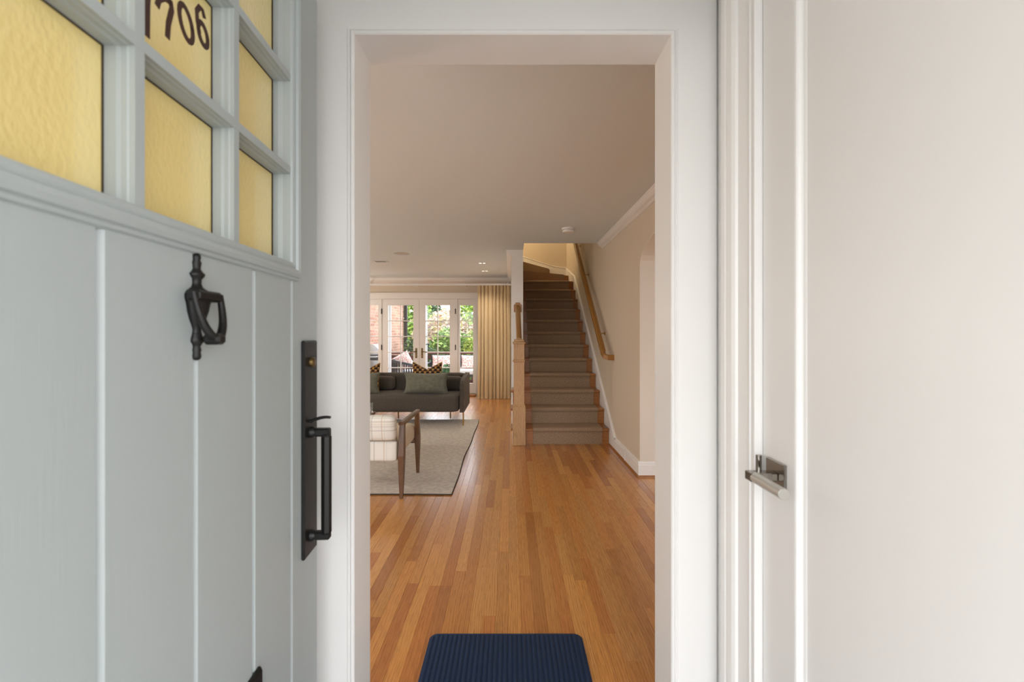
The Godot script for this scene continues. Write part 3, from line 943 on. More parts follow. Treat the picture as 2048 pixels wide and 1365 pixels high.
	part("winder_carpet", wc, M.runner_carpet, rr)
	wc = MB.new()
	wc.prism(pv([0.22, 7.985, 0.775, REAR - 0.06, 0.22, REAR - 0.06]), Vector3(0, 13 * RISE + 0.008, 0), Vector3(1, 0, 0), Vector3(0, 0, -1), Vector3(0, RISE + 0.004, 0))
	part("winder_carpet", wc, M.runner_carpet, rr)
	# wall handrail with a return at the foot and brackets
	var hr := thing("wall_handrail", "oak handrail fixed to the beige stair wall with brass brackets", "handrail")
	b = MB.new()
	var hx := 1.05
	var foot := W(hx, 1.02, 4.87); var top := W(hx, 2.80, 7.14)
	var sect := pv([-0.028, -0.030, -0.028, 0.018, -0.018, 0.030, 0.018, 0.030, 0.028, 0.018, 0.028, -0.030])
	b.moulding(sect, [[W(1.149, 1.005, 4.845), Vector3(0, 0, -1), Vector3.UP], [W(hx + 0.03, 1.005, 4.845), Vector3(0, 0, -1), Vector3.UP], [foot, Vector3(0.6, 0, -0.8).normalized(), Vector3.UP], [W(hx, 1.02 + 0.784 * 0.06, 4.93), Vector3(1, 0, 0), Vector3.UP], [top, Vector3(1, 0, 0), Vector3.UP], [top + (top - foot) * 0.3, Vector3(1, 0, 0), Vector3.UP]])
	part("rail", b, M.oak_rail, hr)
	for d in [5.3, 6.4, 7.12]:
		b = MB.new()
		var y: float = 1.02 + (d - 4.87) * 0.784
		b.tube([W(hx, y - 0.02, d), W(hx, y - 0.06, d), W(hx + 0.04, y - 0.085, d), W(1.145, y - 0.085, d)], 0.006, 8)
		b.lathe([[0.0, 0.0], [0.022, 0.0], [0.018, 0.008], [0.0, 0.009]], W(1.15, y - 0.085, d), Vector3(-1, 0, 0), 14)
		part("bracket", b, M.brass, hr)

# ---------------------------------------------------------------- rear wall with garden doors
func glazed_leaf(o: Node3D, x0: float, x1: float, y0: float, y1: float, side: float, g0: float, g1: float, cols: int, d: float, m: Material, thick: float):
	var b := MB.new()
	b.box(W(x0, y0, d), W(x0 + side, y1, d + thick), 0.002); part("stile", b, m, o)
	b = MB.new()
	b.box(W(x1 - side, y0, d), W(x1, y1, d + thick), 0.002); part("stile", b, m, o)
	b = MB.new()
	b.box(W(x0 + side, y0, d), W(x1 - side, g0, d + thick), 0.002); part("rail", b, m, o)
	b = MB.new()
	b.box(W(x0 + side, g1, d), W(x1 - side, y1, d + thick), 0.002); part("rail", b, m, o)
	var bar := 0.009
	for k in range(1, 5):
		var y := lerpf(g0, g1, k / 5.0)
		b = MB.new()
		b.box(W(x0 + side, y - bar, d + 0.004), W(x1 - side, y + bar, d + thick - 0.004), 0.003)
		part("glazing_bar", b, m, o)
	if cols == 2:
		b = MB.new()
		var xm := (x0 + x1) / 2
		b.box(W(xm - bar, g0, d + 0.005), W(xm + bar, g1, d + thick - 0.005), 0.003)
		part("glazing_bar", b, m, o)
	for j in 5:
		for i in cols:
			b = MB.new()
			var xa := lerpf(x0 + side, x1 - side, i / float(cols)); var xb := lerpf(x0 + side, x1 - side, (i + 1) / float(cols))
			var ya := lerpf(g0, g1, j / 5.0); var yb := lerpf(g0, g1, (j + 1) / 5.0); var dm := d + thick / 2
			b.quad(W(xa, ya, dm), W(xb, ya, dm), W(xb, yb, dm), W(xa, yb, dm))
			part("pane", b, M.clear_glass, o)

func build_rear_wall():
	var b := MB.new()
	var XL := -3.05; var XR := -0.70
	slab(b, -4.44, XL, -0.1, 2.45, REAR, REAR + 0.15)
	slab(b, XR, 0.17, -0.1, 2.45, REAR, REAR + 0.15)
	slab(b, XL, XR, 1.995, 2.45, REAR, REAR + 0.15)
	structure("wall_rear", b, M.wall_paint, "cream rear wall above and beside the garden doors", "wall")
	# frame: head, posts, sill
	b = MB.new()
	b.box(W(XL, 1.973, REAR - 0.01), W(XR, 1.999, REAR + 0.15))
	for x in [[XL, -3.02], [-2.672, -2.643], [-1.123, -1.086], [-0.7205, XR]]: b.box(W(x[0], 0.0, REAR - 0.006), W(x[1], 1.98, REAR + 0.15))
	# casing
	b.box(W(XL - 0.06, 0.0, REAR - 0.022), W(XL + 0.012, 2.09, REAR))
	b.box(W(-0.712, 0.0, REAR - 0.022), W(-0.64, 2.09, REAR))
	b.box(W(XL - 0.06, 1.99, REAR - 0.024), W(-0.64, 2.09, REAR))
	b.box(W(XL - 0.075, 2.085, REAR - 0.034), W(-0.625, 2.10, REAR))
	structure("trim_8", b, M.white_paint, "white frame and casing around the garden doors", "trim")
	b = MB.new()
	b.box(W(XL, 0.0, REAR - 0.20), W(XR, 0.03, REAR + 0.15), 0.006, 0)
	structure("trim_9", b, M.oak_stair, "oak threshold under the garden doors", "trim")
	var D := REAR + 0.01
	for s in [["door_3", -2.641, -1.8755, "garden door leaf nearer the brick side wall with dark hinges"], ["door_4", -1.8715, -1.125, "garden door leaf between the curtain sidelight and its twin leaf"]]:
		var o := thing(s[0], "white glazed " + s[3], "door", Vector3.ZERO, 0, "", "structure")
		glazed_leaf(o, s[1], s[2], 0.032, 1.971, 0.124, 0.239, 1.845, 2, D, M.white_paint, 0.045)
		var lx: float = s[1] if s[0] == "door_3" else s[2]
		for y in [1.72, 0.98, 0.28]:
			b = MB.new()
			b.box(W(lx - 0.014, y - 0.055, REAR - 0.012), W(lx + 0.006, y + 0.055, REAR + 0.004), 0.003)
			part("hinge", b, M.black_iron, o)
		var left: bool = s[0] == "door_3"
		var px: float = s[2] - 0.062 if left else s[1] + 0.055
		var h := group("lever_set", o, "aged brass lever on a long plate")
		b = MB.new()
		b.box(W(px - 0.018, 0.76, D - 0.008), W(px + 0.018, 0.965, D), 0.002)
		part("plate", b, M.old_brass, h)
		b = MB.new()
		var sx := -1.0 if left else 1.0
		b.tube([W(px, 0.895, D - 0.004), W(px, 0.895, D - 0.05), W(px + sx * 0.02, 0.895, D - 0.058), W(px + sx * 0.115, 0.885, D - 0.055)], 0.009, 8)
		part("lever", b, M.old_brass, h)
		b = MB.new()
		b.lathe([[0.0, 0.0], [0.014, 0.0], [0.014, 0.02], [0.0, 0.022]], W(px, 0.80, D - 0.006), Vector3(0, 0, 1), 12)
		part("key_cylinder", b, M.brass, h)
	for s in [["window_1", -3.02, -2.674, "white glazed sidelight next to the brick side wall"], ["window_2", -1.083, -0.7226, "white glazed sidelight beside the curtain"]]:
		var o := thing(s[0], s[3], "window", Vector3.ZERO, 0, "", "structure")
		glazed_leaf(o, s[1], s[2], 0.032, 1.971, 0.046, 0.239, 1.845, 1, D, M.white_paint, 0.045)
	# outer storm doors
	for s in [["door_5", -2.63, -1.878, "white outer storm door beyond the leaf near the brick wall"], ["door_6", -1.868, -1.13, "white outer storm door beyond the leaf near the sidelight"]]:
		var o := thing(s[0], s[3], "door", Vector3.ZERO, 0, "", "structure")
		var d := REAR + 0.22
		for r in [[s[1], s[1] + 0.115, 0.03, 1.97], [s[2] - 0.115, s[2], 0.03, 1.97], [s[1] + 0.115, s[2] - 0.115, 0.03, 0.2], [s[1] + 0.115, s[2] - 0.115, 1.88, 1.97]]:
			b = MB.new()
			b.box(W(r[0], r[2], d), W(r[1], r[3], d + 0.03), 0.003)
			part("stile", b, M.storm_white, o)
		if s[0] == "door_6":
			b = MB.new()
			b.tube([W(s[1] + 0.09, 1.035, d - 0.02), W(s[1] + 0.16, 1.035, d - 0.03)], 0.009, 8)
			part("latch", b, M.black_metal, o)
	# crown mouldings
	var cp := pv([0, 0, 0.07, 0, 0.07, 0.008, 0.062, 0.014, 0.058, 0.026, 0.042, 0.044, 0.024, 0.054, 0.016, 0.064, 0.010, 0.070, 0, 0.072])
	b = MB.new()
	b.prism(cp, W(WALL_R, CEIL, ROOM_FRONT), Vector3(-1, 0, 0), Vector3(0, -1, 0), W(0, 0, WELL - ROOM_FRONT - 0.01))
	structure("trim_10", b, M.white_paint, "white crown moulding on the beige wall ending at the stairwell", "trim")
	var cb := pv([0, 0, 0.10, 0, 0.10, 0.012, 0.092, 0.02, 0.086, 0.045, 0.06, 0.075, 0.035, 0.088, 0.026, 0.10, 0.014, 0.108, 0, 0.11])
	b = MB.new()
	b.prism(cb, W(-4.3, CEIL, REAR), Vector3(0, 0, 1), Vector3(0, -1, 0), Vector3(4.313, 0, 0))
	structure("trim_11", b, M.white_paint, "white crown moulding across the rear wall above the curtain track", "trim")
	b = MB.new()
	b.prism(cp, W(0.013, CEIL, 5.868), Vector3(-1, 0, 0), Vector3(0, -1, 0), W(0, 0, REAR - 5.868))
	structure("trim_12", b, M.white_paint, "white crown moulding along the wall beside the stairs", "trim")
	b = MB.new()
	b.prism(pv([0, 0, 0.018, 0, 0.018, 0.105, 0.013, 0.112, 0.006, 0.136, 0, 0.138]), W(-0.64, 0, REAR), Vector3(0, 0, 1), Vector3.UP, Vector3(0.65, 0, 0))
	structure("baseboard_rear", b, M.white_paint, "white baseboard behind the curtain", "baseboard")

# ---------------------------------------------------------------- ceiling fittings
func downlight(x: float, d: float, label: String):
	var o := thing("recessed_light", label, "light", W(x, CEIL, d), 0, "recessed ceiling lights")
	var b := MB.new()
	for r in [[-0.058, -0.050, -0.05, 0.05], [0.050, 0.058, -0.05, 0.05], [-0.058, 0.058, -0.058, -0.05], [-0.058, 0.058, 0.05, 0.058], [-0.012, 0.012, -0.05, 0.05]]:
		b.box(Vector3(r[0], -0.007, r[2]), Vector3(r[1], 0.0, r[3]), 0.0015)
	part("trim_ring", b, M.white_paint, o)
	for s in [-1, 1]:
		b = MB.new()
		b.lathe([[0.0, 0.0], [0.018, 0.0], [0.018, -0.003], [0.0, -0.004]], Vector3(s * 0.031, 0, 0), Vector3.UP, 14)
		part("bulb", b, M.lamp_glow, o)
	var l := SpotLight3D.new()
	l.name = "beam"
	l.light_energy = 0.9
	l.light_color = Color(1, 0.94, 0.86)
	l.spot_angle = 62.0
	l.spot_angle_attenuation = 0.8
	l.spot_range = 12.0
	l.spot_attenuation = 2.0
	l.light_size = 0.05
	l.shadow_enabled = true
	l.position = Vector3(0, -0.02, 0)
	l.rotation.x = -PI / 2
	o.add_child(l)

func build_ceiling_fittings():
	downlight(-0.455, 6.99, "twin recessed ceiling light further from the rear wall")
	downlight(-0.465, 7.88, "twin recessed ceiling light next to the rear wall")
	# smoke alarm
	var o := thing("smoke_detector", "round white smoke detector on the ceiling before the stairwell", "smoke detector", W(0.62, CEIL, 4.66))
	var b := MB.new(true)
	b.lathe([[0.0, 0.0], [0.070, 0.0], [0.070, -0.012], [0.066, -0.016], [0.058, -0.017]], Vector3.ZERO, Vector3.UP, 28, -1)
	part("base_plate", b, M.white_paint, o)
	b = MB.new(true)
	b.lathe([[0.050, -0.016], [0.052, -0.026], [0.063, -0.028], [0.063, -0.036], [0.055, -0.046], [0.03, -0.05], [0.0, -0.05]], Vector3.ZERO, Vector3.UP, 28, -1)
	part("cover", b, M.white_paint, o)
	b = MB.new()
	b.lathe([[0.0, -0.022], [0.006, -0.022], [0.005, -0.027], [0.0, -0.027]], Vector3(0, -0.005, 0.052), Vector3(0, 0, 1), 10)
	part("indicator", b, M.dark_void, o)
	# flush speaker
	o = thing("ceiling_speaker", "flat round grey speaker grille set flush in the ceiling", "speaker", W(-1.535, CEIL, 6.13))
	b = MB.new(true)
	b.lathe([[0.0, -0.003], [0.112, -0.003], [0.112, 0.0], [0.0, 0.0]], Vector3.ZERO, Vector3.UP, 40, -1)
	part("grille", b, M.grey_grille, o)
	b = MB.new(true)
	b.lathe([[0.112, 0.0], [0.112, -0.004], [0.119, -0.003], [0.12, 0.0]], Vector3.ZERO, Vector3.UP, 40, -1)
	part("rim", b, M.ceiling_paint, o)
	# vent
	o = thing("ceiling_vent", "small slotted air vent in the ceiling beyond the speaker", "vent", W(-2.03, CEIL, 6.8))
	b = MB.new()
	b.box(Vector3(-0.09, -0.002, -0.07), Vector3(0.09, 0, 0.07))
	part("backing", b, M.dark_void, o)
	b = MB.new()
	for r in [[-0.105, -0.085, -0.085, 0.085], [0.085, 0.105, -0.085, 0.085], [-0.085, 0.085, -0.085, -0.065], [-0.085, 0.085, 0.065, 0.085]]:
		b.box(Vector3(r[0], -0.008, r[2]), Vector3(r[1], 0, r[3]), 0.002)
	part("frame", b, M.ceiling_paint, o)
	for k in 5:
		b = MB.new()
		b.box(Vector3(-0.085, -0.004, -0.006), Vector3(0.085, -0.002, 0.006), 0.0, 0, Transform3D(Basis(Vector3.RIGHT, 0.5), Vector3(0, -0.002, -0.052 + k * 0.026)))
		part("slat", b, M.grey_grille, o)
	# globe out of view in the upper hall, placed to warm the stairwell
	o = thing("unseen_hall_lamp", "warm globe lamp out of view in the upper hall, lighting the stairwell", "lamp", W(-0.55, 5.0, 8.2))
	b = MB.new()
	b.lathe([[0.0, 0.0], [0.06, 0.0], [0.05, -0.03], [0.01, -0.04], [0.006, -0.3], [0.0, -0.3]], Vector3.ZERO, Vector3.UP, 16)
	part("stem", b, M.brass, o)
	b = MB.new(true)
	var pr := []
	for i in 13: pr.append([0.11 * sin(PI * i / 12.0), -0.4 + 0.11 * cos(PI * i / 12.0)])
	b.lathe(pr, Vector3.ZERO, Vector3.UP, 20)
	part("globe", b, M.warm_glow, o)
	var l := OmniLight3D.new()
	l.name = "globe_light"
	l.position = Vector3(0, -0.4, 0)
	l.light_energy = 1.8
	l.light_color = Color(1, 0.9, 0.73)
	l.light_size = 0.1
	l.omni_range = 14.0
	l.omni_attenuation = 2.0
	l.shadow_enabled = true
	o.add_child(l)

	for p in [[-2.7, 2.0, "added fill lamp with white globe near the street window", 1.0], [-3.9, 5.0, "added fill lamp with white globe by the living room side wall", 0.9], [-3.6, 8.0, "added fill lamp with white globe in the rear corner of the living room", 0.4], [3.2, 3.2, "added fill lamp with white globe in the room beyond the arch", 0.6]]:
		globe_fill_lamp(p[0], p[1], p[2], p[3])

func globe_fill_lamp(x: float, d: float, label: String, energy: float):  # added fill light on a stand, outside the view, brightens walls and ceilings
	var o := thing("fill_lamp", label, "lamp", W(x, 0, d), 0, "added fill lamps")
	var b := MB.new(true)
	b.lathe([[0.0, 0.0], [0.14, 0.0], [0.14, 0.015], [0.02, 0.025], [0.0, 0.025]], Vector3.ZERO, Vector3.UP, 24, -1)
	part("base", b, M.brass, o)
	b = MB.new(true)
	b.tube([Vector3(0, 0.02, 0), Vector3(0, 1.32, 0)], 0.01, 10)
	part("pole", b, M.brass, o)
	b = MB.new(true)
	var pr := []
	for i in 13: pr.append([0.15 * sin(PI * i / 12.0), 1.46 + 0.15 * cos(PI * i / 12.0)])
	b.lathe(pr, Vector3.ZERO, Vector3.UP, 22)
	part("globe", b, M.lamp_glow, o)
	var l := OmniLight3D.new()
	l.name = "globe_light"
	l.position = Vector3(0, 1.46, 0)
	l.light_energy = energy
	l.light_color = Color(1, 0.97, 0.94)
	l.light_size = 0.14
	l.omni_range = 14.0
	l.omni_attenuation = 2.0
	l.shadow_enabled = true
	o.add_child(l)

# ---------------------------------------------------------------- loose things
func build_doormat():
	var o := thing("doormat", "navy ribbed doormat with rounded corners on the oak floor", "doormat", W(-0.0191, 0.0, 1.84))
	var hw := 0.318; var len := 0.90; var r := 0.035
	# local z runs from 0 (far edge) towards the entrance
	var outline := []
	for c in [[hw - r, r, -PI / 2], [hw - r, len - r, 0.0], [-hw + r, len - r, PI / 2], [-hw + r, r, PI]]:
		for k in 6:
			var a: float = c[2] + PI / 2 * k / 5.0
			outline += [c[0] + cos(a) * r, c[1] + sin(a) * r]
	var b := MB.new()
	b.prism(pv(outline), Vector3(0, 0.0005, 0), Vector3(1, 0, 0), Vector3(0, 0, 1), Vector3(0, 0.006, 0))
	part("backing", b, M.mat_navy, o)
	var n := 33
	for i in n:
		var x := lerpf(-hw + 0.012, hw - 0.012, i / float(n - 1))
		var inset := 0.008
		var edge := hw - absf(x)
		if edge < r: inset = 0.008 + r - sqrt(maxf(r * r - (r - edge) * (r - edge), 0.0))
		b = MB.new(true)
		var rings := []
		for z in [inset, inset + 0.004, len - inset - 0.004, len - inset]:
			var ring := PackedVector3Array()
			var k := 1.0 if (z > inset + 0.002 and z < len - inset - 0.002) else 0.4
			for j in 7:
				var a := PI * j / 6.0
				ring.append(Vector3(x - cos(a) * 0.0068, 0.006 + sin(a) * 0.0048 * k, z))
			rings.append(ring)
		b.loft(rings, true, false, true, 0)
		part("rib", b, M.mat_navy, o)

func build_rug():
	var o := thing("area_rug", "pale grey wool rug with a dark bound edge", "rug", W(0, 0, 0))
	var b := MB.new()
	var pts := []
	# far, right, near edges with a little waviness
	for i in 24:
		var t := i / 23.0
		pts.append([-0.463 + 0.007 * sin(t * 7.0) + 0.005 * sin(t * 17.0), lerpf(6.36, 3.43, t)])
	for i in 24:
		var t := i / 23.0
		pts.append([lerpf(-0.47, -3.55, t), 3.425 + 0.006 * sin(t * 11.0)])
	for i in 6: pts.append([-3.55, lerpf(3.43, 6.36, i / 5.0)])
	for i in 24:
		var t := i / 23.0
		pts.append([lerpf(-3.55, -0.47, t), 6.362 + 0.006 * sin(t * 9.0)])
	var f := []
	for p in pts: f += [p[0], p[1]]
	b.prism(pv(f), Vector3(0, 0.0008, 0), Vector3(1, 0, 0), Vector3(0, 0, -1), Vector3(0, 0.0072, 0))
	part("pile", b, M.rug_wool, o)
	b = MB.new()
	var path := []
	for p in pts: path.append(W(p[0], 0.005, p[1]))
	path.append(path[0])
	b.tube(path, 0.0052, 6)
	part("binding", b, M.rug_edge, o, "dark bound edge")

# soft upholstered block
func soft_block(b: MB, c: Vector3, s: Vector3, r: float, puff: Vector3 = Vector3.ZERO, at := Transform3D.IDENTITY, n := 10):
	# superellipse-like rounded box: six grids pulled to rounded corners
	var h := s / 2
	for face in 6:
		var ax := face / 2
		var sg := 1.0 if face % 2 == 0 else -1.0
		var g := []
		for i in n + 1:
			var rowp := []
			for j in n + 1:
				var u := -1.0 + 2.0 * i / n; var v := -1.0 + 2.0 * j / n
				u = signf(u) * pow(absf(u), 0.7); v = signf(v) * pow(absf(v), 0.7)
				var p := Vector3.ZERO
				if ax == 0: p = Vector3(sg, u, v)
				elif ax == 1: p = Vector3(v, sg, u)
				else: p = Vector3(u, v, sg)
				var q := Vector3(p.x * h.x, p.y * h.y, p.z * h.z)
				var core := Vector3(clampf(q.x, -h.x + r, h.x - r), clampf(q.y, -h.y + r, h.y - r), clampf(q.z, -h.z + r, h.z - r))
				var dd := q - core
				if dd.length() > 1e-6: q = core + dd.normalized() * r
				var w := (1 - p.x * p.x) * (1 - p.z * p.z)
				q.y += signf(p.y) * puff.y * w * (1.0 if absf(p.y) > 0.99 else absf(p.y))
				var wz := (1 - p.x * p.x) * (1 - p.y * p.y)
				q.z += signf(p.z) * puff.z * wz * absf(p.z)
				rowp.append(at * (c + q))
			g.append(rowp)
		for i in n:
			for j in n:
				var a: Vector3 = g[i][j]; var d: Vector3 = g[i + 1][j]; var e: Vector3 = g[i + 1][j + 1]; var f: Vector3 = g[i][j + 1]
				if sg > 0: b.quad(a, d, e, f, 0)
				else: b.quad(a, f, e, d, 0)

# throw pillow: local x across, y up, z towards the viewer
func pillow_mesh(b: MB, w: float, h: float, t: float, ear: float, dip: float, seed_: int):
	var n := 22
	var nz := FastNoiseLite.new(); nz.seed = seed_; nz.frequency = 3.0
	for side in [1.0, -1.0]:
		var g := []
		for i in n + 1:
			var row := []
			for j in n + 1:
				var u := -1.0 + 2.0 * i / n; var v := -1.0 + 2.0 * j / n
				var x := w / 2 * u * (1.0 - ear * (1.0 - v * v))
				var y := h / 2 * v * (1.0 - ear * (1.0 - u * u))
				var top := (v + 1.0) / 2.0
				y -= dip * maxf(0.0, 1.0 - absf(u) * 1.05) * top * top
				var th := t / 2 * pow(maxf(0.0, 1 - pow(absf(u), 2.6)), 0.55) * pow(maxf(0.0, 1 - pow(absf(v), 2.6)), 0.55)
				th *= 1.0 + 0.12 * nz.get_noise_2d(u * 0.9, v * 0.9)
				row.append([Vector3(x, y, side * th), Vector2(x, y)])
			g.append(row)
		for i in n:
			for j in n:
				var a = g[i][j]; var d = g[i + 1][j]; var e = g[i + 1][j + 1]; var f = g[i][j + 1]
				if side > 0: b.quad(a[0], d[0], e[0], f[0], 0, a[1], d[1], e[1], f[1])
				else: b.quad(a[0], f[0], e[0], d[0], 0, a[1], f[1], e[1], d[1])

func build_sofa():
	var o := thing("sofa", "charcoal brown three seat sofa with slim arms and brass legs", "sofa", W(-1.66, 0.008, 6.35))
	# local: +z towards the entrance, front at z = 0.40
	var b := MB.new(true)
	soft_block(b, Vector3(0, 0.293, 0.06), Vector3(1.90, 0.225, 0.68), 0.045, Vector3(0, 0.012, 0.01), Transform3D.IDENTITY, 16)
	part("seat", b, M.sofa_cloth, o)
	b = MB.new(true)
	soft_block(b, Vector3(0, 0.42, -0.36), Vector3(1.93, 0.475, 0.13), 0.045, Vector3.ZERO, Transform3D.IDENTITY, 16)
	part("backrest", b, M.sofa_cloth, o)
	for s in [-1, 1]:
		b = MB.new()
		# arm seen from the side: low front edge, rising in a curve to the back
		var side := [0.39, 0.178, 0.395, 0.50, 0.375, 0.565, 0.33, 0.605, 0.20, 0.635, -0.40, 0.658, -0.43, 0.63, -0.43, 0.178]
		b.prism(pv(side), Vector3(s * 0.995 - 0.028, 0, 0), Vector3(0, 0, 1), Vector3.UP, Vector3(0.056, 0, 0))
		part("arm", b, M.sofa_cloth, o)
		b = MB.new(true)
		var pipe := []
		for i in range(0, 12, 2): pipe.append(Vector3(s * 0.995 - s * 0.028, side[i + 1], side[i]))
		b.tube(pipe, 0.0045, 6)
		part("piping", b, M.sofa_cloth, o)
	for s in [-1, 1]:
		b = MB.new(true)
		soft_block(b, Vector3(s * 0.51, 0.512, -0.215), Vector3(0.84, 0.205, 0.17), 0.05, Vector3(0, 0.004, 0.02), Transform3D.IDENTITY, 12)
		part("back_cushion", b, M.sofa_cloth, o)
	for p in [[-1.012, 0.375, 0.36], [1.012, 0.375, 0.36], [-0.77, -0.10, 0.19], [0.0, -0.10, 0.19], [0.77, -0.10, 0.19]]:
		b = MB.new()
		b.loft([ring4(Vector3(p[0], 0, p[1]), 0.008), ring4(Vector3(p[0], p[2], p[1]), 0.012)], true, false, true, -1)
		part("leg", b, M.brass, o)
	# pillows
	var ps := [
		["throw_pillow", "brown and black basket weave pillow with chopped top at the middle of the sofa", -1.215, 0.635, 6.33, 0.43, 0.42, 0.15, 0.05, 0.10, "basket_cloth", -0.16],
		["throw_pillow", "brown and black basket weave pillow at the far arm of the sofa", -2.13, 0.62, 6.36, 0.43, 0.42, 0.15, 0.05, 0.10, "basket_cloth", -0.16],
		["lumbar_pillow", "grey green velvet lumbar pillow in front of the middle basket weave pillow", -1.19, 0.562, 6.14, 0.63, 0.295, 0.15, 0.11, 0.0, "velvet", -0.12],
		["lumbar_pillow", "grey green velvet lumbar pillow beside the seat centre, mostly hidden", -2.16, 0.562, 6.14, 0.63, 0.295, 0.15, 0.11, 0.0, "velvet", -0.12]]
	var sd := 3
	for p in ps:
		var q := thing(p[0], p[1], "pillow", W(p[2], p[3] + 0.008, p[4]), 0.0, "pillows on the sofa")
		q.rotation.x = p[11]
		sd += 5
		b = MB.new(true)
		pillow_mesh(b, p[5], p[6], p[7], p[8], p[9], sd)
		part("cover", b, M[p[10]], q)
		b = MB.new(true)
		var path := []
		for k in 81:
			var t := k / 80.0 * 4.0
			var e := int(t) % 4; var f := t - int(t)
			var u := -1.0; var v := -1.0
			if e == 0: u = -1 + 2 * f
			elif e == 1: u = 1.0; v = -1 + 2 * f
			elif e == 2: u = 1 - 2 * f; v = 1.0
			else: v = 1 - 2 * f
			var y: float = p[6] / 2 * v * (1.0 - p[8] * (1.0 - u * u))
			y -= p[9] * maxf(0.0, 1.0 - absf(u) * 1.05) * pow((v + 1) / 2, 2)
			path.append(Vector3(p[5] / 2 * u * (1.0 - p[8] * (1.0 - v * v)), y, 0))
		b.tube(path, 0.0045, 6)
		part("edge_piping", b, M.velvet if p[10] == "velvet" else M.mustard_cloth, q)

func ring4(c: Vector3, r: float, rz := -1.0) -> PackedVector3Array:
	var q := r if rz < 0 else rz
	return PackedVector3Array([c + Vector3(-r, 0, q), c + Vector3(r, 0, q), c + Vector3(r, 0, -q), c + Vector3(-r, 0, -q)])

func build_armchair():
	var o := thing("armchair", "walnut armchair in cream plaid seen from behind on the rug edge", "armchair", W(-1.165, 0.0, 3.66))
	# local: -z is the chair's front (towards the sofa); back legs at z = 0.296
	for s in [-1, 1]:
		var x: float = s * 0.322
		var b := MB.new(true)
		b.loft([ring4(Vector3(x, 0, 0.296), 0.012, 0.015), ring4(Vector3(x, 0.18, 0.292), 0.018, 0.026), ring4(Vector3(x, 0.33, 0.29), 0.022, 0.036), ring4(Vector3(x, 0.47, 0.275), 0.019, 0.030), ring4(Vector3(x, 0.575, 0.262), 0.017, 0.024)], true, false, true, -1)
		part("leg", b, M.walnut, o)
		b = MB.new(true)
		b.loft([ring4(Vector3(x, 0.008, -0.300), 0.012, 0.014), ring4(Vector3(x, 0.20, -0.292), 0.018, 0.026), ring4(Vector3(x, 0.33, -0.288), 0.021, 0.034), ring4(Vector3(x, 0.46, -0.275), 0.018, 0.027), ring4(Vector3(x, 0.565, -0.262), 0.016, 0.022)], true, false, true, -1)
		part("leg", b, M.walnut, o)
		b = MB.new()
		b.moulding(pv([-0.022, 0.0, -0.022, 0.018, -0.012, 0.026, 0.012, 0.026, 0.022, 0.018, 0.022, 0.0]), [[Vector3(x, 0.566, 0.30), Vector3(1, 0, 0), Vector3.UP], [Vector3(x, 0.566, 0.0), Vector3(1, 0, 0), Vector3.UP], [Vector3(x, 0.560, -0.29), Vector3(1, 0, 0), Vector3.UP]])
		part("arm", b, M.walnut, o)
		b = MB.new()   # soft corner block between leg and arm
		b.prism(pv([0.0, 0.0, 0.0, -0.05, -0.018, -0.018, -0.06, 0.0]), Vector3(x - 0.014, 0.567, 0.245), Vector3(0, 0, 1), Vector3.UP, Vector3(0.028, 0, 0))
		part("arm_bracket", b, M.walnut, o)
	var b: MB
	for z in [0.25, -0.25]:
		b = MB.new()
		b.box(Vector3(-0.31, 0.29, z - 0.014), Vector3(0.31, 0.325, z + 0.014), 0.003, 0)
		part("seat_rail", b, M.walnut, o)
	b = MB.new(true)
	soft_block(b, Vector3(0, 0.372, -0.045), Vector3(0.60, 0.155, 0.68), 0.055, Vector3(0, 0.012, 0), Transform3D.IDENTITY, 14)
	part("seat_cushion", b, M.cream_cloth, o)
	b = MB.new(true)
	soft_block(b, Vector3(0, 0.372, 0.315), Vector3(0.585, 0.155, 0.05), 0.018, Vector3.ZERO, Transform3D.IDENTITY, 10)
	part("back_lower_panel", b, M.plaid_cloth, o)
	b = MB.new(true)
	soft_block(b, Vector3(0, 0.592, 0.345), Vector3(0.585, 0.19, 0.10), 0.035, Vector3(0, 0, 0.006), Transform3D(Basis(Vector3.RIGHT, 0.10), Vector3(0, 0, -0.06)), 12)
	part("backrest", b, M.plaid_cloth, o)
	b = MB.new(true)
	soft_block(b, Vector3(0, 0.47, 0.275), Vector3(0.56, 0.13, 0.05), 0.018, Vector3.ZERO, Transform3D.IDENTITY, 8)
	part("back_inner_panel", b, M.cream_cloth, o)

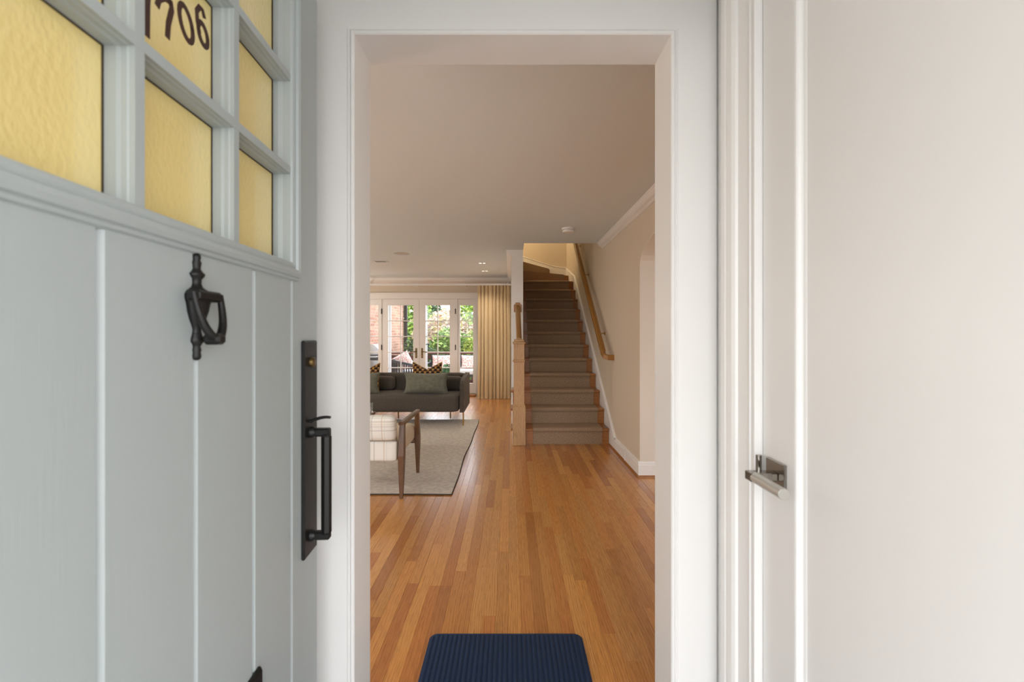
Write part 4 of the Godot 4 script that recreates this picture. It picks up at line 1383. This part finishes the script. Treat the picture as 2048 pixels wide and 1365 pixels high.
func build_coffee_table():
	var o := thing("coffee_table", "walnut coffee table between the armchair and the sofa", "table", W(-2.04, 0.008, 4.72))
	var b := MB.new()
	b.box(Vector3(-0.5, 0.345, -0.25), Vector3(0.5, 0.375, 0.25), 0.004, 0)
	part("table_top", b, M.walnut, o)
	for sx in [-1, 1]:
		for sz in [-1, 1]:
			b = MB.new()
			b.loft([ring4(Vector3(sx * 0.45, 0, sz * 0.2), 0.012), ring4(Vector3(sx * 0.45, 0.345, sz * 0.2), 0.02)], true, false, true, -1)
			part("leg", b, M.walnut, o)
	o = thing("glass_vase", "small ribbed clear glass vase on the coffee table", "vase", W(-1.575, 0.383, 4.90))
	b = MB.new(true)
	b.lathe([[0.0, 0.0], [0.024, 0.0], [0.025, 0.07], [0.027, 0.108], [0.024, 0.108], [0.022, 0.02], [0.0, 0.012]], Vector3.ZERO, Vector3.UP, 10, -1)
	part("vessel", b, M.crystal, o)
	o = thing("glass_ornament", "round glass ornament on a stem beside the ribbed vase", "ornament", W(-1.635, 0.383, 4.93))
	b = MB.new(true)
	var pr := [[0.0, 0.0], [0.022, 0.0], [0.02, 0.006], [0.006, 0.012], [0.006, 0.075]]
	for i in 10: pr.append([0.008 + 0.022 * sin(PI * (i + 0.3) / 9.3), 0.102 - 0.026 * cos(PI * (i + 0.3) / 9.3)])
	pr.append([0.0, 0.128])
	b.lathe(pr, Vector3.ZERO, Vector3.UP, 16)
	part("vessel", b, M.crystal, o)

func build_curtain():
	var o := thing("curtain", "floor length pleated beige linen curtain beside the garden doors", "curtain", W(0, 0, 8.44))
	var b := MB.new(true)
	var n := 160
	var x0 := -0.645; var x1 := -0.004
	var ph := FastNoiseLite.new(); ph.seed = 77; ph.frequency = 1.0
	var rings := []
	var ys := [0.006, 0.05, 0.3, 0.8, 1.3, 1.8, 2.05, 2.13, 2.17, 2.195]
	for y in ys:
		var front := PackedVector3Array(); var back := PackedVector3Array()
		var t: float = y / 2.195
		for i in n + 1:
			var f := i / float(n)
			var a := f * 9.0 * TAU + 2.2 * ph.get_noise_2d(f * 4.0, t * 0.5) + 0.8 * sin(f * 9.0)
			var amp := 0.075 * (1.0 - 0.35 * t) * (0.75 + 0.5 * ph.get_noise_2d(f * 7.0 + 20.0, t * 0.4))
			var s := 2.0 * pow(absf(sin(a * 0.5)), 0.55) - 1.0
			var z := amp * s + (0.006 * sin(a * 3.0) if y > 2.0 else 0.0)
			var xx := lerpf(x0, x1, f) + 0.012 * cos(a) * (1.0 - t * 0.4)
			front.append(Vector3(clampf(xx, x0 - 0.02, 0.010), y, z + 0.0015)); back.append(Vector3(clampf(xx, x0 - 0.02, 0.010), y, z - 0.0015))
		back.reverse()
		front.append_array(back)
		rings.append(front)
	b.loft(rings, true, false, false, 0)
	part("drape", b, M.curtain_linen, o)
	b = MB.new()
	b.box(W(-4.2, 2.196, 8.46), W(0.012, 2.232, 8.40), 0.004, 0)
	var tr := part("curtain_track", b, M.white_paint, self)
	tag(tr, "white curtain track running under the rear crown moulding", "curtain track")
	for x in [-3.9, -2.9, -1.9, -0.9, -0.05]:
		b = MB.new()
		b.box(W(x - 0.012, 2.228, 8.42), W(x + 0.012, 2.25, REAR), 0.002)
		part("bracket", b, M.white_paint, tr)

# ---------------------------------------------------------------- garden side
func leaves(b: MB, c: Vector3, r: Vector3, n: int, size: float, cols: Array, shell := 0.55):
	for i in n:
		var v := Vector3(rng.randfn(), rng.randfn(), rng.randfn()).normalized() * lerpf(shell, 1.0, rng.randf())
		var p := c + Vector3(v.x * r.x, v.y * r.y, v.z * r.z)
		var e := Vector3(rng.randfn(), rng.randfn() * 0.6, rng.randfn()).normalized()
		var f := e.cross(Vector3(rng.randfn(), rng.randfn(), rng.randfn())).normalized()
		var s := size * rng.randf_range(0.6, 1.3)
		var col: Color = cols[rng.randi() % cols.size()]
		var k := rng.randf_range(0.75, 1.2)
		b.tint = Color(col.r * k, col.g * k, col.b * k).srgb_to_linear()
		var nn := e.cross(f) * s * 0.18
		b.tri(p - e * s, p + f * s * 0.5 + nn, p + e * s)
		b.tri(p - e * s, p + e * s, p - f * s * 0.5 + nn)

func shrub(called: String, label: String, category: String, at: Vector3, blobs: Array, size: float, cols: Array, trunk: float, grp := ""):
	var o := thing(called, label, category, at, 0.0, grp)
	var b := MB.new()
	for q in blobs: leaves(b, q[0], q[1], q[2], size, cols)
	var f := part("foliage", b, M.leaf, o)
	f.set_meta("kind", "stuff")
	b = MB.new()
	var high: float = blobs[0][0].y
	b.tube([Vector3.ZERO, Vector3(0.03, high * 0.5, 0.02), Vector3(-0.02, high, 0)], [trunk, trunk * 0.8, trunk * 0.5], 8)
	for q in blobs: b.tube([Vector3(0, high * 0.45, 0), (q[0] as Vector3) * Vector3(0.6, 0.85, 0.6), q[0]], [trunk * 0.6, trunk * 0.4, trunk * 0.2], 6)
	part("trunk", b, M.bark, o)

func build_outside():
	var DK := -0.05
	var b := MB.new()
	slab(b, -20, 14, -0.9, -0.7, REAR + 0.2, 45)
	structure("ground_garden", b, M.lawn_green, "green garden ground beyond the deck", "ground")
	# deck boards
	var o := thing("deck", "reddish brown boarded deck outside the garden doors", "deck", Vector3.ZERO, 0, "", "structure")
	for i in 13:
		b = MB.new()
		var d := REAR + 0.16 + i * 0.14
		b.box(W(-3.3, DK - 0.03, d), W(2.0, DK, d + 0.134), 0.004, 0)
		part("plank", b, M.deck_wood, o)
	# brick neighbour wall
	var bw := thing("brick_house", "red brick house wall running along the deck", "building", Vector3.ZERO)
	b = MB.new()
	slab(b, -5.5, -3.304, -0.8, 4.6, REAR + 0.17, 13.45)
	part("mortar", b, M.mortar, bw)
	b = MB.new()
	var cols := [srgb(180, 134, 114), srgb(190, 144, 122), srgb(170, 122, 102), srgb(184, 138, 120), srgb(158, 112, 96)]
	for k in 62:
		var y := -0.6 + k * 0.0755
		var d := REAR + 0.17 + (0.0 if k % 2 == 0 else -0.11)
		while d < 13.45:
			var a: float = maxf(d, REAR + 0.17); var e: float = minf(d + 0.205, 13.46)
			if e - a > 0.02:
				b.tint = (cols[rng.randi() % cols.size()] as Color).srgb_to_linear()
				b.box(W(-3.306, y, a), W(-3.298 + rng.randf() * 0.002, y + 0.062, e))
			d += 0.217
	var bs := part("brick", b, M.brick, bw)
	bs.set_meta("kind", "stuff")
	var sp := thing("downspout", "dark downspout at the corner of the brick wall", "downspout", W(-3.23, 0, 13.41))
	b = MB.new()
	b.box(Vector3(-0.05, -0.7, -0.04), Vector3(0.05, 4.6, 0.04), 0.01)
	part("pipe", b, M.black_metal, sp)
	for y in [0.4, 1.6, 2.8]:
		b = MB.new()
		b.box(Vector3(-0.06, y, -0.05), Vector3(0.06, y + 0.04, 0.05), 0.004)
		part("strap", b, M.black_metal, sp)
	# deck railing
	var rl := thing("deck_railing", "reddish brown wooden deck railing with square balusters", "railing", W(0, DK, 10.85))
	b = MB.new()
	b.box(Vector3(-3.28, 0.80, -0.06), Vector3(2.0, 0.835, 0.06), 0.004, 0); part("top_rail", b, M.rail_wood, rl)
	b = MB.new()
	b.box(Vector3(-3.28, 0.68, -0.02), Vector3(2.0, 0.77, 0.02), 0.003, 0); part("rail", b, M.rail_wood, rl)
	b = MB.new()
	b.box(Vector3(-3.28, 0.08, -0.02), Vector3(2.0, 0.16, 0.02), 0.003, 0); part("rail", b, M.rail_wood, rl)
	for i in 42:
		b = MB.new()
		var x := -3.2 + i * 0.125
		b.box(Vector3(x - 0.019, 0.08, 0.02), Vector3(x + 0.019, 0.76, 0.055), 0.003)
		part("baluster", b, M.rail_wood, rl)
	for x in [-3.2, -1.5, 0.2, 1.9]:
		b = MB.new()
		b.box(Vector3(x - 0.045, 0, -0.045), Vector3(x + 0.045, 0.80, 0.045), 0.005)
		part("post", b, M.rail_wood, rl)
	# grill, end on against the brick wall
	var g := thing("gas_grill", "covered steel gas grill standing against the brick wall", "grill", W(-3.02, DK, 9.75))
	b = MB.new(true)
	var hp := [-0.20, 0.86]
	for i in 11:
		var a := PI - PI * i / 10.0
		hp += [0.19 * cos(a) - 0.01, 0.90 + 0.185 * sin(a)]
	hp += [0.19, 0.86]
	b.prism(pv(hp), Vector3(0, 0, -0.36), Vector3(1, 0, 0), Vector3.UP, Vector3(0, 0, 0.72))
	part("hood", b, M.steel, g)
	b = MB.new()
	b.box(Vector3(-0.21, 0.74, -0.38), Vector3(0.21, 0.858, 0.38), 0.008); part("firebox", b, M.dark_enamel, g)
	b = MB.new()
	b.prism(pv([-0.2, 0.60, 0.20, 0.56, 0.24, 0.73, -0.2, 0.74]), Vector3(0, 0, -0.36), Vector3(1, 0, 0), Vector3.UP, Vector3(0, 0, 0.72)); part("control_panel", b, M.steel, g)
	b = MB.new()
	b.box(Vector3(-0.19, 0.06, -0.34), Vector3(0.17, 0.60, 0.34), 0.006); part("cabinet", b, M.dark_enamel, g)
	b = MB.new()
	b.box(Vector3(-0.19, 0.80, 0.38), Vector3(0.18, 0.83, 0.52), 0.006); part("side_shelf", b, M.steel, g)
	b = MB.new()
	b.tube([Vector3(0.24, 0.93, -0.25), Vector3(0.24, 0.93, 0.25)], 0.012, 8); part("hood_handle", b, M.steel, g)
	for z in [-0.22, 0.0, 0.22]:
		b = MB.new()
		b.lathe([[0.0, 0.0], [0.025, 0.0], [0.022, 0.03], [0.0, 0.032]], Vector3(0.215, 0.65, z), Vector3(1, 0.1, 0).normalized(), 12); part("knob", b, M.black_metal, g)
	for sx in [-0.16, 0.14]:
		for sz in [-0.3, 0.3]:
			b = MB.new()
			b.lathe([[0.0, -0.015], [0.03, -0.015], [0.03, 0.015], [0.0, 0.015]], Vector3(sx, 0.03, sz), Vector3(0, 0, 1), 12); part("caster", b, M.black_metal, g)
	# two deck chairs facing the house and a wicker lounge chair
	for c in [[-1.62, "dark metal deck chair with printed pillow behind the middle garden door", "pink printed outdoor pillow on the deck chair behind the middle garden door"], [-0.94, "dark metal deck chair with printed pillow behind the sidelight", "pink printed outdoor pillow on the deck chair behind the sidelight"]]:
		var ch := thing("deck_chair", c[1], "chair", W(c[0], DK, 10.15), 0.0, "deck chairs")
		for sx in [-1, 1]:
			for z in [0.30, -0.24]:
				b = MB.new()
				b.box(Vector3(sx * 0.29 - 0.018, 0, z - 0.018), Vector3(sx * 0.29 + 0.018, 0.62, z + 0.018), 0.003); part("leg", b, M.black_metal, ch)
			b = MB.new()
			b.box(Vector3(sx * 0.29 - 0.03, 0.61, -0.27), Vector3(sx * 0.29 + 0.03, 0.64, 0.33), 0.006); part("arm", b, M.black_metal, ch)
		b = MB.new()
		b.box(Vector3(-0.29, 0.33, -0.24), Vector3(0.29, 0.37, 0.30), 0.004); part("seat_frame", b, M.black_metal, ch)
		b = MB.new()
		b.box(Vector3(-0.28, 0.36, -0.30), Vector3(0.28, 0.80, -0.26), 0.01); part("backrest", b, M.black_metal, ch)
		b = MB.new(true)
		soft_block(b, Vector3(0, 0.43, 0.03), Vector3(0.54, 0.12, 0.52), 0.04); part("seat_cushion", b, M.outdoor_white, ch)
		var pl := thing("outdoor_pillow", c[2], "pillow", W(c[0], DK + 0.635, 10.2), 0.0, "outdoor pillows")
		pl.rotation.x = -0.2
		b = MB.new(true)
		pillow_mesh(b, 0.44, 0.34, 0.14, 0.07, 0.0, 90)
		part("cover", b, M.outdoor_print, pl)
	var wl := thing("lounge_chair", "black slatted lounge chair below the brick wall corner", "chair", W(-2.36, DK, 10.1))
	for k in 12:
		b = MB.new()
		b.box(Vector3(-0.30 + k * 0.055, 0.05, 0.18), Vector3(-0.30 + k * 0.055 + 0.03, 0.66 - k * 0.012, 0.2), 0.003); part("slat", b, M.black_metal, wl)
	b = MB.new()
	b.prism(pv([-0.32, 0.66, 0.36, 0.52, 0.36, 0.57, -0.32, 0.71]), Vector3(0, 0, 0.17), Vector3(1, 0, 0), Vector3.UP, Vector3(0, 0, 0.05)); part("arm_rail", b, M.dark_enamel, wl)
	b = MB.new()
	b.box(Vector3(-0.32, 0.28, -0.35), Vector3(0.36, 0.34, 0.2), 0.01); part("seat_frame", b, M.black_metal, wl)
	b = MB.new()
	b.box(Vector3(-0.34, 0.0, -0.36), Vector3(-0.30, 0.72, 0.2), 0.006); part("backrest", b, M.black_metal, wl)
	b = MB.new(true)
	soft_block(b, Vector3(0.02, 0.40, -0.08), Vector3(0.6, 0.12, 0.5), 0.04); part("seat_cushion", b, M.outdoor_white, wl)
	var pq := thing("outdoor_pillow", "pink printed pillow leaning on the black lounge chair", "pillow", W(-2.50, DK + 0.66, 10.1), 0.0, "outdoor pillows")
	pq.rotation.z = 0.5
	b = MB.new(true)
	pillow_mesh(b, 0.42, 0.36, 0.15, 0.04, 0.0, 92)
	part("cover", b, M.outdoor_print, pq)
	# small potted plant on the deck between the chairs and the doors
	var pp := thing("potted_plant", "small green potted plant between the deck chairs", "plant", W(-1.40, DK, 9.6))
	b = MB.new()
	b.lathe([[0.0, 0.0], [0.13, 0.0], [0.17, 0.36], [0.18, 0.38], [0.15, 0.38], [0.0, 0.34]], Vector3.ZERO, Vector3.UP, 18); part("pot", b, M.terracotta, pp)
	b = MB.new()
	leaves(b, Vector3(0, 0.50, 0), Vector3(0.17, 0.14, 0.17), 500, 0.03, [srgb(70, 120, 70), srgb(100, 140, 90)], 0.2)
	part("foliage", b, M.leaf, pp).set_meta("kind", "stuff")
	# planting beyond the railing
	var green := [srgb(120, 156, 70), srgb(146, 178, 84), srgb(98, 136, 60), srgb(164, 190, 104)]
	var lime := [srgb(176, 196, 88), srgb(196, 206, 104), srgb(150, 178, 70)]
	var pink := [srgb(214, 170, 150), srgb(196, 176, 140), srgb(222, 188, 170), srgb(180, 176, 120)]
	var dark := [srgb(64, 92, 52), srgb(84, 112, 64), srgb(50, 76, 46)]
	shrub("hydrangea_bush", "broad green leafy bush behind the railing and deck chairs", "bush", W(-1.75, -0.7, 12.6), [[Vector3(0, 1.45, 0), Vector3(0.62, 0.72, 0.5), 1500], [Vector3(-0.45, 1.15, 0.1), Vector3(0.5, 0.6, 0.5), 900], [Vector3(0.5, 1.2, 0), Vector3(0.5, 0.75, 0.5), 1100]], 0.07, green, 0.05, "bushes beyond the deck")
	shrub("lime_bush", "yellow green bush seen through the sidelight by the curtain", "bush", W(-0.85, -0.7, 12.2), [[Vector3(0, 1.4, 0), Vector3(0.5, 0.75, 0.5), 1500], [Vector3(0.25, 1.1, 0), Vector3(0.5, 0.6, 0.5), 900]], 0.065, lime, 0.05, "bushes beyond the deck")
	shrub("holly_bush", "dark green bush in front of the brick wall corner", "bush", W(-2.62, -0.7, 12.0), [[Vector3(0, 1.25, 0), Vector3(0.38, 0.68, 0.4), 1000], [Vector3(0.32, 1.1, 0), Vector3(0.35, 0.6, 0.4), 800]], 0.06, dark + [srgb(120, 150, 90)], 0.04, "bushes beyond the deck")
	shrub("blossom_tree", "pinkish leaved tree rising behind the green bush", "tree", W(-2.3, -0.7, 17.0), [[Vector3(0, 2.2, 0), Vector3(1.0, 0.75, 0.9), 1900], [Vector3(0.7, 1.8, 0), Vector3(0.9, 0.7, 0.8), 1500], [Vector3(-0.8, 1.7, 0), Vector3(0.8, 0.7, 0.8), 1200]], 0.10, pink, 0.09, "trees beyond the garden")
	shrub("maple_tree", "bright green tree overhanging the sidelight view", "tree", W(-1.0, -0.7, 14.5), [[Vector3(0, 2.75, 0), Vector3(0.75, 0.55, 0.7), 900], [Vector3(0.5, 2.3, 0), Vector3(0.6, 0.5, 0.6), 700]], 0.085, green + lime, 0.07, "trees beyond the garden")
	shrub("birch_tree", "tall light green tree beyond the brick wall corner", "tree", W(-3.95, -0.7, 17.5), [[Vector3(0, 2.6, 0), Vector3(0.8, 1.5, 0.8), 2600], [Vector3(0.3, 1.7, 0), Vector3(0.7, 1.0, 0.7), 1300]], 0.10, green + lime, 0.09, "trees beyond the garden")
	shrub("conifer_tree", "dark conifer peeking beside the storm door post", "tree", W(-3.55, -0.7, 20.0), [[Vector3(0, 2.4, 0), Vector3(0.6, 1.1, 0.6), 1500]], 0.09, dark, 0.09, "trees beyond the garden")
	var hd := []
	for i in 9: hd.append([Vector3(-4.5 + i * 1.1, 1.1, 0), Vector3(0.9, 1.0, 0.6), 1100])
	shrub("garden_hedge", "long mixed hedge closing the garden behind the bushes", "hedge", W(-1.5, -0.7, 22.0), hd, 0.13, green + pink, 0.06)
